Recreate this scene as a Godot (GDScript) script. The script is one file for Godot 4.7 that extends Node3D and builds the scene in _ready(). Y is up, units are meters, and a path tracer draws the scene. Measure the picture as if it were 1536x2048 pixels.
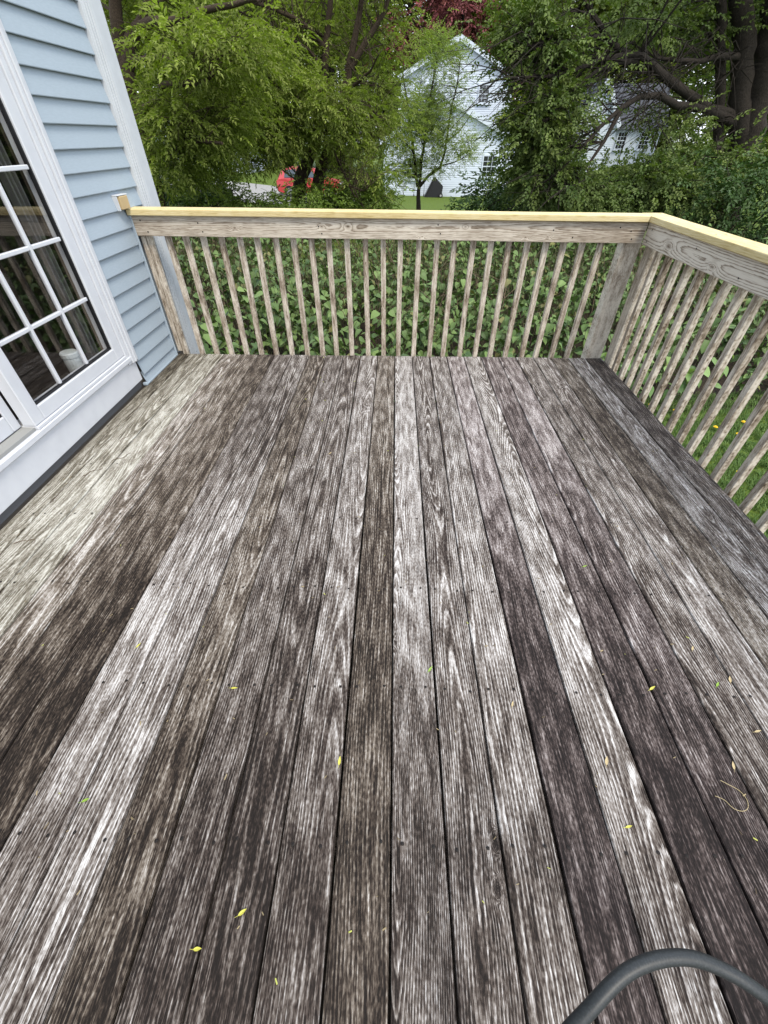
extends Node3D

# ---------------------------------------------------------------- mesh building
class MB:
	var v := PackedVector3Array()
	var n := PackedVector3Array()
	var uv := PackedVector2Array()
	var c := PackedColorArray()
	var tint := Color(1, 1, 1)
	func tri(a: Vector3, b: Vector3, d: Vector3, ua := Vector2.ZERO, ub := Vector2.ZERO, ud := Vector2.ZERO) -> void:
		var nn := (b - a).cross(d - a).normalized()
		v.append(a); v.append(d); v.append(b)
		n.append(nn); n.append(nn); n.append(nn)
		uv.append(ua); uv.append(ud); uv.append(ub)
		c.append(tint); c.append(tint); c.append(tint)
	func quad(a: Vector3, b: Vector3, d: Vector3, e: Vector3, ua := Vector2(0, 0), ub := Vector2(1, 0), ud := Vector2(1, 1), ue := Vector2(0, 1)) -> void:
		tri(a, b, d, ua, ub, ud)
		tri(a, d, e, ua, ud, ue)
	func quad_out(a: Vector3, b: Vector3, d: Vector3, e: Vector3, mid: Vector3, ua := Vector2(0, 0), ub := Vector2(1, 0), ud := Vector2(1, 1), ue := Vector2(0, 1)) -> void:
		if (b - a).cross(d - a).dot((a + d) * 0.5 - mid) < 0.0:
			quad(e, d, b, a, ue, ud, ub, ua)
		else:
			quad(a, b, d, e, ua, ub, ud, ue)
	func smooth_tri(a: Vector3, b: Vector3, d: Vector3, na: Vector3, nb: Vector3, nd: Vector3) -> void:
		v.append(a); v.append(d); v.append(b)
		n.append(na); n.append(nd); n.append(nb)
		uv.append(Vector2.ZERO); uv.append(Vector2.ZERO); uv.append(Vector2.ZERO)
		c.append(tint); c.append(tint); c.append(tint)
	func box(lo: Vector3, hi: Vector3) -> void:
		var p := []
		for i in 8:
			p.append(Vector3(hi.x if i & 1 else lo.x, hi.y if i & 2 else lo.y, hi.z if i & 4 else lo.z))
		var m := (lo + hi) * 0.5
		for f in [[0, 1, 3, 2], [4, 5, 7, 6], [0, 1, 5, 4], [2, 3, 7, 6], [0, 2, 6, 4], [1, 3, 7, 5]]:
			quad_out(p[f[0]], p[f[1]], p[f[2]], p[f[3]], m)
	# a box whose edges are cut by r
	func cut_box(lo: Vector3, hi: Vector3, r: float) -> void:
		var m := (lo + hi) * 0.5
		var h := (hi - lo) * 0.5
		r = minf(r, minf(h.x, minf(h.y, h.z)) * 0.9)
		var s := [-1.0, 1.0]
		for ax in 3:
			var u := (ax + 1) % 3
			var w := (ax + 2) % 3
			for sg in s:
				var q := []
				for k in [[-1, -1], [1, -1], [1, 1], [-1, 1]]:
					var p := Vector3.ZERO
					p[ax] = sg * h[ax]
					p[u] = k[0] * (h[u] - r)
					p[w] = k[1] * (h[w] - r)
					q.append(m + p)
				quad_out(q[0], q[1], q[2], q[3], m)
			for su in s:
				for sw in s:
					var e := []
					for k in 4:
						var p := Vector3.ZERO
						p[ax] = (h[ax] - r) * (-1.0 if k == 0 or k == 3 else 1.0)
						p[u] = su * (h[u] - (r if k >= 2 else 0.0))
						p[w] = sw * (h[w] - (0.0 if k >= 2 else r))
						e.append(m + p)
					quad_out(e[0], e[1], e[2], e[3], m)
		for sx in s:
			for sy in s:
				for sz in s:
					var a := m + Vector3(sx * h.x, sy * (h.y - r), sz * (h.z - r))
					var b := m + Vector3(sx * (h.x - r), sy * h.y, sz * (h.z - r))
					var d := m + Vector3(sx * (h.x - r), sy * (h.y - r), sz * h.z)
					if (b - a).cross(d - a).dot(a - m) < 0.0:
						tri(a, d, b)
					else:
						tri(a, b, d)
	func tube(pts: Array, r0: float, r1: float, sides := 7, closed := true) -> void:
		var rings := []
		var nrm := []
		var last := Vector3.RIGHT
		for i in pts.size():
			var p: Vector3 = pts[i]
			var t: Vector3 = (pts[mini(i + 1, pts.size() - 1)] - pts[maxi(i - 1, 0)]).normalized()
			var x := last - t * last.dot(t)
			if x.length() < 0.05:
				x = t.cross(Vector3.UP if absf(t.y) < 0.9 else Vector3.RIGHT)
			x = x.normalized()
			last = x
			var y := t.cross(x)
			var r := lerpf(r0, r1, float(i) / maxf(1.0, pts.size() - 1.0))
			var ring := []
			var nr := []
			for k in sides:
				var a := TAU * k / sides
				var d := x * cos(a) + y * sin(a)
				ring.append(p + d * r)
				nr.append(d)
			rings.append(ring)
			nrm.append(nr)
		for i in pts.size() - 1:
			for k in sides:
				var l := (k + 1) % sides
				smooth_tri(rings[i][k], rings[i][l], rings[i + 1][l], nrm[i][k], nrm[i][l], nrm[i + 1][l])
				smooth_tri(rings[i][k], rings[i + 1][l], rings[i + 1][k], nrm[i][k], nrm[i + 1][l], nrm[i + 1][k])
		if closed:
			for e in [0, pts.size() - 1]:
				for k in sides:
					var l := (k + 1) % sides
					if e == 0:
						tri(pts[e], rings[e][l], rings[e][k])
					else:
						tri(pts[e], rings[e][k], rings[e][l])
	func done() -> ArrayMesh:
		var m := ArrayMesh.new()
		var a := []
		a.resize(Mesh.ARRAY_MAX)
		a[Mesh.ARRAY_VERTEX] = v
		a[Mesh.ARRAY_NORMAL] = n
		a[Mesh.ARRAY_TEX_UV] = uv
		a[Mesh.ARRAY_COLOR] = c
		m.add_surface_from_arrays(Mesh.PRIMITIVE_TRIANGLES, a)
		return m

var rng := RandomNumberGenerator.new()
var taken := {}
var M := {}

func numbered(called: String) -> String:
	var k: int = taken.get(called, 0)
	taken[called] = k + 1
	return called if k == 0 else "%s_%03d" % [called, k]

func tag(o: Node3D, label := "", category := "", group := "", kind := "") -> void:
	if label: o.set_meta("label", label)
	if category: o.set_meta("category", category)
	if group: o.set_meta("group", group)
	if kind: o.set_meta("kind", kind)

func base(called: String, where := Vector3.ZERO, label := "", category := "", group := "", kind := "") -> Node3D:
	var o := Node3D.new()
	o.name = numbered(called)
	add_child(o)
	o.position = where
	tag(o, label, category, group, kind)
	return o

func part(called: String, mesh: Mesh, mat: Material, parent: Node, where := Vector3.ZERO) -> MeshInstance3D:
	var o := MeshInstance3D.new()
	o.name = numbered(called) if parent == self else called
	o.mesh = mesh
	o.material_override = mat
	o.position = where
	o.cast_shadow = GeometryInstance3D.SHADOW_CASTING_SETTING_ON
	parent.add_child(o, true)
	return o

func boxpart(called: String, lo: Vector3, hi: Vector3, mat: Material, parent: Node, r := 0.003) -> MeshInstance3D:
	var b := MB.new()
	var m := (lo + hi) * 0.5
	if r > 0.0:
		b.cut_box(lo - m, hi - m, r)
	else:
		b.box(lo - m, hi - m)
	return part(called, b.done(), mat, parent, m - (parent.position if parent != self and parent.get_parent() == self else Vector3.ZERO))

func mat(col: Color, rough := 0.8, spec := 0.5, metal := 0.0) -> StandardMaterial3D:
	var m := StandardMaterial3D.new()
	m.albedo_color = col
	m.roughness = rough
	m.metallic_specular = spec
	m.metallic = metal
	return m

func lin(r: float, g: float, b: float) -> Color:
	return Color(r, g, b).linear_to_srgb()

# a plank along z: top face at y = 0, from z = 0 to z = length, u across and v along
func plank(w: float, t: float, length: float, cut: float, segs: int, bow: float, sd: int) -> ArrayMesh:
	var b := MB.new()
	var r := RandomNumberGenerator.new()
	r.seed = sd
	var prof := [Vector3(-w / 2, -cut, 0.0), Vector3(-w / 2 + cut * 0.3, -cut * 0.3, 0.02), Vector3(-w / 2 + cut, 0, 0.05), Vector3(-w / 6, 0, 0.36), Vector3(w / 6, 0, 0.64), Vector3(w / 2 - cut, 0, 0.95), Vector3(w / 2 - cut * 0.3, -cut * 0.3, 0.98), Vector3(w / 2, -cut, 1.0), Vector3(w / 2, -t + cut, 0.86), Vector3(w / 2 - cut, -t, 0.82), Vector3(-w / 2 + cut, -t, 0.2), Vector3(-w / 2, -t + cut, 0.15)]
	var ph := r.randf() * 6.0
	var ph2 := r.randf() * 6.0
	var cup := r.randf_range(-1.0, 1.0) * bow * 0.6
	var np := prof.size()
	var rows := []
	for i in segs + 1:
		var f := float(i) / segs
		var z := f * length
		var dx := bow * (sin(z * 1.7 + ph) * 0.6 + sin(z * 4.1 + ph2) * 0.3)
		var dy := bow * (sin(z * 2.3 + ph2) * 0.5 + sin(z * 5.3 + ph) * 0.25)
		var row := []
		for p in prof:
			row.append(Vector3(p.x + dx, p.y + dy + (cup * (absf(p.x) / (w / 2)) if p.y > -t * 0.5 else 0.0), z))
		rows.append(row)
	for i in segs:
		var f0 := float(i) / segs
		var f1 := float(i + 1) / segs
		var mid := Vector3(0, -t / 2, (f0 + f1) * 0.5 * length)
		for k in np:
			var l := (k + 1) % np
			b.quad_out(rows[i][k], rows[i][l], rows[i + 1][l], rows[i + 1][k], mid, Vector2(prof[k].z, f0), Vector2(prof[l].z, f0), Vector2(prof[l].z, f1), Vector2(prof[k].z, f1))
	for e in [0, segs]:
		var mid := Vector3(0, -t / 2, length * e / segs)
		var f := clampf(float(e) / segs, 0.004, 0.996)
		for k in np:
			var l := (k + 1) % np
			var a: Vector3 = rows[e][k]
			var d: Vector3 = rows[e][l]
			var uvs := [Vector2(0.5, f), Vector2(prof[k].z, f), Vector2(prof[l].z, f)]
			if ((a - mid).cross(d - mid).z < 0.0) == (e == 0):
				b.tri(mid, a, d, uvs[0], uvs[1], uvs[2])
			else:
				b.tri(mid, d, a, uvs[0], uvs[2], uvs[1])
	return b.done()

# ---------------------------------------------------------------- wood
const SW := 896
const SH := 2048
var fib: PackedByteArray
var fib2: PackedByteArray
var patch: PackedByteArray
var speck: PackedByteArray
var mott: PackedByteArray

func noise_bytes(w: int, h: int, fx: float, sd: int, to_w: int, to_h: int, oct := 3) -> PackedByteArray:
	var f := FastNoiseLite.new()
	f.seed = sd
	f.noise_type = FastNoiseLite.TYPE_SIMPLEX
	f.frequency = fx
	f.fractal_octaves = oct
	var im := f.get_image(w, h)
	im.convert(Image.FORMAT_L8)
	if to_w != w or to_h != h:
		im.resize(to_w, to_h, Image.INTERPOLATE_CUBIC)
	return im.get_data()

func make_noise() -> void:
	fib = noise_bytes(SW, 84, 0.42, 5, SW, SH, 2)
	fib2 = noise_bytes(SW, 200, 0.2, 6, SW, SH, 3)
	patch = noise_bytes(512, 1024, 0.024, 7, 512, 1024, 4)
	mott = noise_bytes(512, 1024, 0.1, 8, 512, 1024, 4)
	speck = noise_bytes(300, 300, 0.5, 12, 512, 512, 2)

func lut(stops: Array) -> PackedByteArray:
	# stops: [position, r, g, b] in sRGB bytes
	var o := PackedByteArray()
	o.resize(768)
	for i in 256:
		var t := i / 255.0
		var k := 0
		while k < stops.size() - 2 and t > stops[k + 1][0]:
			k += 1
		var a: Array = stops[k]
		var b: Array = stops[k + 1]
		var f := clampf((t - a[0]) / (b[0] - a[0]), 0.0, 1.0)
		for ch in 3:
			o[i * 3 + ch] = int(lerpf(a[ch + 1], b[ch + 1], f))
	return o

# Sawn and weathered wood: growth rings cut by the face, fibre streaks, patches of grime and bleached wood. tone: one value for each row.
func wood(w: int, h: int, sd: int, width_mm: float, length_mm: float, tone: PackedFloat32Array, pal: PackedByteArray, o: Dictionary) -> Array:
	var r := RandomNumberGenerator.new()
	r.seed = sd
	var out := PackedByteArray()
	out.resize(w * h * 3)
	var hi := PackedByteArray()
	hi.resize(w * h)
	var ring_mm: float = o.get("ring", r.randf_range(4.5, 8.0))
	var inv := 1.0 / ring_mm
	var cx0 := r.randf_range(-0.55, 0.55) * width_mm
	var d0: float = o.get("depth", r.randf_range(14.0, 60.0))
	var d_amp: float = o.get("depth_amp", r.randf_range(8.0, 26.0))
	var ph := r.randf() * TAU
	var ph2 := r.randf() * TAU
	var per := r.randf_range(900.0, 2200.0)
	var k_ring: float = o.get("k_ring", 0.4)
	var k_fib: float = o.get("k_fib", 0.34)
	var k_fib2: float = o.get("k_fib2", 0.26)
	var k_patch: float = o.get("k_patch", 0.5)
	var k_speck: float = o.get("k_speck", 0.26)
	var k_mott: float = o.get("k_mott", 0.0)
	var k_crack: float = o.get("k_crack", 0.004)
	var knots: Array = o.get("knots", [])
	var offx := r.randi() % (SW - w)
	var px := r.randi() % (512 - w)
	var py := r.randi() % 200
	var vstep: int = o.get("patch_step", 3)
	var mm_w := width_mm / w
	var mm_h := length_mm / h
	var fstep := float(SH) / h if h < SH else 1.0
	for j in h:
		var s := j * mm_h
		var cx := cx0 + 9.0 * sin(s / per * TAU + ph) + 4.0 * sin(s / 310.0 + ph2)
		var d := d0 + d_amp * sin(s / (per * 1.6) * TAU + ph2) + 3.0 * sin(s / 170.0 + ph)
		var dd := d * d
		var t := tone[j]
		var jj := int(j * fstep)
		var row1 := mini(jj, 2047) * SW
		var rowp := mini(j / vstep + py, 1023) * 512
		var mj := (jj + py * 5) & 2047
		var rowm := (mj if mj < 1024 else 2047 - mj) * 512
		var rows := ((jj >> 1) & 511) * 512
		var rows2 := (((jj >> 3) + 77) & 511) * 512
		var near := []
		for kn in knots:
			if absf(s - kn[1]) < kn[2] * 5.0:
				near.append(kn)
		for i in w:
			var xm := (i + 0.5) * mm_w - width_mm * 0.5 - cx
			var ci := row1 + i + offx
			var f1 := fib[ci]
			var f2 := fib2[ci]
			var mo := mott[rowm + i + px]
			var q := patch[rowp + i + px]
			var p := speck[rows + ((i + px) & 511)] * 0.6 + speck[rows2 + ((i + py + 60) & 511)] * 0.4
			var rr := sqrt(xm * xm + dd) * inv + (f2 - 128) * 0.0011 + (q - 128) * 0.0013
			var core := 0.0
			for kn in near:
				var ax: float = (i + 0.5) * mm_w - width_mm * 0.5 - kn[0]
				var ay: float = (s - kn[1]) * 0.55
				var dist := sqrt(ax * ax + ay * ay)
				var kr: float = kn[2]
				var wgt := exp(-dist * dist / (kr * kr * 2.2))
				rr += wgt * (2.4 - dist * 0.02)
				if dist < kr:
					rr = lerpf(dist * 0.45, rr, clampf(dist / kr * 1.4 - 0.4, 0.0, 1.0))
					core = maxf(core, 1.0 - dist / (kr * 0.55))
			var g := rr - floorf(rr)
			g = g * g * g * (1.0 if g < 0.88 else (1.0 - g) * 8.3)
			var L := t + k_ring * (g - 0.17) + ((f1 - 128) * k_fib + (f2 - 128) * k_fib2 + (q - 128) * k_patch + (p - 128) * k_speck + (mo - 128) * k_mott) * 0.0039 - core * 0.5
			if f1 < 78:
				L -= (78 - f1) * k_crack
			var li := clampi(int(L * 255.0), 0, 255) * 3
			var oi := (j * w + i) * 3
			out[oi] = pal[li]
			out[oi + 1] = pal[li + 1]
			out[oi + 2] = pal[li + 2]
			hi[j * w + i] = clampi(int(90.0 + g * 90.0 + (f1 - 128) * 0.35 + (p - 128) * 0.2 - core * 60.0), 0, 255)
	var img := Image.create_from_data(w, h, false, Image.FORMAT_RGB8, out)
	var him := Image.create_from_data(w, h, false, Image.FORMAT_L8, hi)
	return [img, him]

func wood_mat(imgs: Array, rough := 0.85, relief := 0.12, spec := 0.3) -> StandardMaterial3D:
	var m := StandardMaterial3D.new()
	m.albedo_texture = ImageTexture.create_from_image(imgs[0])
	m.roughness = rough
	m.metallic_specular = spec
	if relief > 0.0:
		m.heightmap_enabled = true
		m.heightmap_scale = relief
		m.heightmap_texture = ImageTexture.create_from_image(imgs[1])
	return m

func flat_tone(h: int, t: float, wob := 0.1, sd := 1) -> PackedFloat32Array:
	var o := PackedFloat32Array()
	o.resize(h)
	for j in h:
		o[j] = t + wob * sin(j * 6.0 / h + sd) * 0.6 + wob * sin(j * 17.0 / h + sd * 1.7) * 0.4
	return o

# ---------------------------------------------------------------- foliage
func leaf_into(b: MB, at: Vector3, dir: Vector3, up: Vector3, length: float, width: float, fold := 0.25) -> void:
	var side := dir.cross(up).normalized() * width * 0.5
	var tip := at + dir * length - up * length * 0.12
	var mid := at + dir * length * 0.42
	var l := mid + side + up * width * fold
	var r := mid - side + up * width * fold
	b.tri(at, r, tip)
	b.tri(at, tip, l)

func sprig(leaves: int, stem: float, leaf: float, width: float, sd: int, droop := 0.35) -> ArrayMesh:
	var b := MB.new()
	var r := RandomNumberGenerator.new()
	r.seed = sd
	for i in leaves:
		var f := (i + 0.6) / leaves
		var p := Vector3(0, -droop * stem * f * f, stem * f)
		var a := (1.0 if i % 2 else -1.0) * r.randf_range(0.5, 1.25)
		if i == leaves - 1: a = r.randf_range(-0.2, 0.2)
		var dir := Vector3(sin(a), r.randf_range(-0.4, 0.3), cos(a)).normalized()
		var up := (Vector3.UP + Vector3(r.randf_range(-0.45, 0.45), 0, r.randf_range(-0.45, 0.45))).normalized()
		up = (up - dir * up.dot(dir)).normalized()
		b.tint = Color(1, 1, 1) * r.randf_range(0.82, 1.12)
		leaf_into(b, p, dir, up, leaf * r.randf_range(0.75, 1.15), width * r.randf_range(0.8, 1.15))
	return b.done()

func leaf_mat(trans := 0.5, rough := 0.55) -> StandardMaterial3D:
	var m := StandardMaterial3D.new()
	m.vertex_color_use_as_albedo = true
	m.roughness = rough
	m.metallic_specular = 0.35
	m.cull_mode = BaseMaterial3D.CULL_DISABLED
	m.backlight_enabled = true
	m.backlight = Color(trans * 0.9, trans, trans * 0.45)
	return m

func multi(called: String, mesh: Mesh, material: Material, where: Array, cols: Array, parent: Node) -> MultiMeshInstance3D:
	var mm := MultiMesh.new()
	mm.transform_format = MultiMesh.TRANSFORM_3D
	mm.use_colors = true
	mm.mesh = mesh
	mm.instance_count = where.size()
	for i in where.size():
		mm.set_instance_transform(i, where[i])
		mm.set_instance_color(i, cols[i])
	var o := MultiMeshInstance3D.new()
	o.name = numbered(called) if parent == self else called
	o.multimesh = mm
	o.material_override = material
	parent.add_child(o, true)
	return o

# One tree: limbs are [r0, r1, points], blobs are [centre, radii, clumps]; all in world places, moved to the tree's base.
func tree(called: String, label: String, group: String, limbs: Array, blobs: Array, o: Dictionary) -> Node3D:
	var r := RandomNumberGenerator.new()
	r.seed = o.get("seed", 1)
	var foot: Vector3 = limbs[0][2][0]
	var gy := ground_y(foot.x, foot.z)
	var at := Vector3(foot.x, gy, foot.z)
	var t := base(called, at, label, "tree", group)
	var wood_b := MB.new()
	var joints := []
	var first := true
	for l in limbs:
		var pts := []
		var src: Array = l[2]
		if first:
			pts.append(Vector3(foot.x, gy - 0.15, foot.z) - at)
		for i in src.size() - 1:
			for k in 3:
				var f := k / 3.0
				var p: Vector3 = src[i].lerp(src[i + 1], f)
				pts.append(p - at + Vector3(r.randf_range(-1, 1), r.randf_range(-1, 1), r.randf_range(-1, 1)) * l[1] * 0.22)
		pts.append(src[-1] - at)
		wood_b.tube(pts, l[0] * (1.25 if first else 1.0), l[1], 9)
		for i in range(1 if first else 0, pts.size()):
			joints.append(pts[i])
		first = false
	var sp: int = o.get("sprigs", 60)
	var cr: float = o.get("clump", 0.55)
	var ca: Color = o.ca
	var cb: Color = o.cb
	var size: float = o.get("size", 1.0)
	var twig: float = o.get("twig", 1.0)
	var where := []
	var cols := []
	var new_joints := []
	for bl in blobs:
		for k in bl[2]:
			var d := Vector3(r.randfn(), r.randfn(), r.randfn()).normalized() * pow(r.randf(), 0.42)
			var c: Vector3 = bl[0] - at + d * bl[1]
			if c.y < 0.5 and not o.get("low", false):
				continue
			var best: Vector3 = joints[0]
			var bd := 1e9
			for j in joints:
				var q: Vector3 = c - j
				var dist: float = q.length() + (0.8 if q.y < 0.0 else 0.0)
				if dist < bd:
					bd = dist
					best = j
			var sag := Vector3(r.randf_range(-0.2, 0.2), 0.12, r.randf_range(-0.2, 0.2)) * bd
			var q1 := best.lerp(c, 0.35) + sag
			var q2 := best.lerp(c, 0.72) + sag * 0.6
			var tr := (0.009 + 0.006 * bd) * twig
			wood_b.tube([best, q1, q2, c], minf(tr, 0.035 * twig), 0.004 * twig, 4, false)
			if r.randf() < 0.5:
				new_joints.append(q2)
			for s in 3:
				var e := c + Vector3(r.randfn(), r.randfn() * 0.5, r.randfn()) * cr * 0.8
				wood_b.tube([q2, q2.lerp(e, 0.5) + Vector3(0, 0.05, 0), e], 0.006 * twig, 0.003 * twig, 3, false)
			var shade := r.randf()
			var outward := Vector3(d.x, 0, d.z)
			var n_here := int(sp * r.randf_range(0.55, 1.3))
			for s in n_here:
				var g := Vector3(r.randfn(), r.randfn() * 0.55, r.randfn()) * cr * 0.55
				var dir := (g * 1.2 / cr + outward * 0.8 + Vector3(r.randfn(), r.randfn() * 0.6 - 0.12, r.randfn()) * 0.6).normalized()
				var x := Vector3.UP.cross(dir)
				if x.length() < 0.1:
					x = Vector3.RIGHT
				x = x.normalized()
				var bs := Basis(x, dir.cross(x), dir).rotated(dir, r.randf_range(-0.7, 0.7)).scaled(Vector3.ONE * size * r.randf_range(0.7, 1.2))
				where.append(Transform3D(bs, c + g))
				var cc := ca.lerp(cb, clampf(shade * 0.7 + r.randf() * 0.3, 0, 1)) * r.randf_range(0.8, 1.2)
				cc.a = 1.0
				cols.append(cc)
	for k in int(o.get("bare", 0)):
		var j: Vector3 = joints[r.randi_range(int(joints.size() * 0.3), joints.size() - 1)]
		if absf(j.x - joints[1].x) < 0.8 and j.y < 4.0 and not o.get("low", false): continue
		var dir: Vector3 = (o.get("lean", Vector3.ZERO) + Vector3(r.randfn(), r.randfn() * 0.5, r.randfn()) * 0.5).normalized()
		var len := r.randf_range(0.6, 1.6)
		var side := Vector3(r.randfn(), r.randfn(), r.randfn()) * 0.12
		wood_b.tube([j, j + dir * len * 0.35 + side + Vector3(0, 0.06, 0), j + dir * len * 0.7 + side * 0.5, j + dir * len - Vector3(0, 0.12, 0)], 0.011, 0.003, 4, false)
		for q in 2:
			var m: Vector3 = j + dir * len * (0.4 + 0.25 * q) + side * 0.7
			wood_b.tube([m, m + (dir + Vector3(r.randfn(), r.randfn(), r.randfn()) * 0.6) * 0.4], 0.006, 0.002, 3, false)
	part("trunk", wood_b.done(), o.bark, t)
	multi("crown", o.sprig, o.leaves, where, cols, t).set_meta("kind", "stuff")
	return t

func ground_y(x: float, z: float) -> float:
	var s := smoothstep(-8.0, -38.0, z)
	return -0.9 - 1.2 * s + 0.075 * clampf(1.0 - x, 0.0, 18.0) * s + 0.14 * clampf(x - 8.0, 0.0, 14.0) * s

const LIMBS_BY_CORNER := [
	[0.240, 0.170, [Vector3(-6.40, -1.57, -12.50), Vector3(-5.91, 0.42, -12.50), Vector3(-5.85, 1.07, -12.50), Vector3(-5.81, 1.51, -12.50), Vector3(-5.78, 2.07, -12.50), Vector3(-5.72, 2.38, -12.50)]],
	[0.150, 0.080, [Vector3(-5.72, 2.38, -12.50), Vector3(-5.70, 2.67, -12.50), Vector3(-5.62, 3.01, -12.50), Vector3(-5.52, 3.34, -12.50), Vector3(-5.38, 3.77, -12.50), Vector3(-5.18, 4.29, -12.50)]],
	[0.150, 0.060, [Vector3(-5.72, 2.34, -12.50), Vector3(-5.45, 2.77, -12.50), Vector3(-5.16, 2.97, -12.50), Vector3(-4.89, 3.21, -12.50), Vector3(-4.65, 3.52, -12.50), Vector3(-4.29, 4.05, -12.50)]],
	[0.085, 0.030, [Vector3(-5.24, 2.93, -12.50), Vector3(-4.67, 2.97, -12.00), Vector3(-4.31, 2.90, -11.70), Vector3(-3.61, 2.96, -11.30), Vector3(-2.94, 2.98, -10.90), Vector3(-2.31, 2.99, -10.50)]],
	[0.060, 0.020, [Vector3(-5.56, 2.49, -12.50), Vector3(-5.08, 2.48, -12.10), Vector3(-4.60, 2.48, -11.70), Vector3(-4.20, 2.37, -11.30)]],
	[0.090, 0.040, [Vector3(-5.82, 1.63, -12.50), Vector3(-5.40, 1.76, -12.20), Vector3(-4.97, 1.92, -11.90), Vector3(-4.67, 2.09, -11.60), Vector3(-4.18, 2.08, -11.30), Vector3(-3.57, 2.09, -11.00)]],
	[0.080, 0.025, [Vector3(-5.89, 0.85, -12.50), Vector3(-5.29, 1.04, -12.10), Vector3(-4.59, 1.17, -11.60), Vector3(-4.09, 1.27, -11.20), Vector3(-3.41, 1.24, -10.70)]],
]
const CROWN_BY_CORNER := [
	[Vector3(-6.34, 2.78, -14.30), Vector3(1.09, 0.70, 1.00), 18],
	[Vector3(-4.21, 1.69, -11.90), Vector3(1.07, 0.52, 1.40), 44],
	[Vector3(-4.88, 0.86, -12.10), Vector3(0.93, 0.31, 1.20), 24],
	[Vector3(-5.60, 3.56, -13.90), Vector3(1.44, 0.41, 1.40), 18],
	[Vector3(-3.52, 2.55, -11.50), Vector3(1.06, 0.38, 1.30), 30],
	[Vector3(-4.40, 4.62, -13.00), Vector3(2.43, 0.86, 3.00), 40],
]
const LIMBS_MULTI_STEM := [
	[0.200, 0.120, [Vector3(-3.54, -1.17, -17.00), Vector3(-3.14, 0.21, -17.00), Vector3(-2.92, 0.60, -17.00), Vector3(-2.58, 1.08, -17.00), Vector3(-2.26, 1.88, -17.00), Vector3(-2.11, 2.62, -17.00)]],
	[0.110, 0.040, [Vector3(-2.11, 2.62, -17.00), Vector3(-1.98, 3.30, -17.00), Vector3(-1.84, 3.85, -17.00), Vector3(-1.71, 4.44, -17.00), Vector3(-1.62, 5.22, -17.00)]],
	[0.200, 0.110, [Vector3(-2.92, -1.17, -17.00), Vector3(-2.49, 0.41, -17.00), Vector3(-2.11, 0.96, -17.00), Vector3(-1.81, 1.26, -17.00), Vector3(-1.53, 2.21, -17.00), Vector3(-1.38, 2.82, -17.00)]],
	[0.100, 0.040, [Vector3(-1.38, 2.82, -17.00), Vector3(-1.18, 3.39, -17.00), Vector3(-1.03, 3.84, -17.00), Vector3(-0.90, 4.36, -17.00), Vector3(-0.73, 5.22, -17.00)]],
	[0.090, 0.030, [Vector3(-1.34, 2.77, -17.00), Vector3(-0.94, 3.22, -17.00), Vector3(-0.65, 3.50, -17.00), Vector3(-0.40, 3.77, -17.00), Vector3(-0.25, 4.10, -17.00), Vector3(0.00, 4.68, -17.00)]],
	[0.060, 0.020, [Vector3(-1.91, 1.18, -17.00), Vector3(-1.43, 1.38, -16.70), Vector3(-1.03, 1.60, -16.50), Vector3(-0.61, 1.80, -16.20)]],
	[0.070, 0.020, [Vector3(-2.01, 3.11, -17.00), Vector3(-2.33, 3.42, -16.60), Vector3(-2.70, 3.58, -16.20), Vector3(-3.18, 3.68, -15.80), Vector3(-3.64, 3.72, -15.40)]],
	[0.050, 0.015, [Vector3(-2.08, 2.72, -17.00), Vector3(-2.42, 3.06, -16.50), Vector3(-2.85, 3.23, -16.00), Vector3(-3.31, 3.40, -15.60)]],
	[0.045, 0.012, [Vector3(-1.90, 0.88, -16.70), Vector3(-1.59, 0.49, -16.20), Vector3(-1.30, 0.03, -15.80), Vector3(-0.87, -0.35, -15.40)]],
	[0.030, 0.010, [Vector3(-1.59, 0.51, -16.20), Vector3(-1.42, 0.23, -15.80), Vector3(-0.96, 0.15, -15.30), Vector3(-0.69, 0.35, -15.00)]],
	[0.070, 0.020, [Vector3(-2.36, 1.66, -17.00), Vector3(-2.67, 2.02, -16.40), Vector3(-3.03, 2.25, -15.80), Vector3(-3.48, 2.35, -15.20), Vector3(-3.97, 2.36, -14.60)]],
	[0.060, 0.020, [Vector3(-2.67, 0.97, -17.00), Vector3(-3.14, 1.21, -16.30), Vector3(-3.64, 1.30, -15.60), Vector3(-4.21, 1.22, -15.00)]],
	[0.050, 0.015, [Vector3(-1.49, 2.31, -17.00), Vector3(-1.08, 2.49, -16.60), Vector3(-0.74, 2.65, -16.20), Vector3(-0.51, 2.91, -15.80)]],
]
const CROWN_MULTI_STEM := [
	[Vector3(-4.36, 2.15, -15.80), Vector3(1.81, 0.89, 2.00), 80],
	[Vector3(-2.03, 1.90, -15.80), Vector3(1.12, 0.49, 0.90), 26],
	[Vector3(-3.53, 1.38, -15.80), Vector3(1.88, 0.40, 1.40), 32],
	[Vector3(-5.30, 0.99, -16.00), Vector3(1.36, 0.36, 1.30), 16],
	[Vector3(-3.41, 3.47, -17.60), Vector3(2.31, 0.65, 1.60), 34],
	[Vector3(-0.70, 1.67, -17.60), Vector3(0.95, 1.09, 1.30), 22],
	[Vector3(-1.01, 3.56, -18.40), Vector3(1.50, 0.86, 1.20), 18],
	[Vector3(-2.05, 5.24, -17.40), Vector3(3.82, 1.08, 3.20), 60],
	[Vector3(-1.00, 0.55, -16.70), Vector3(0.79, 0.42, 1.00), 8],
	[Vector3(-4.95, 2.80, -15.60), Vector3(1.46, 0.69, 1.60), 36],
]
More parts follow.
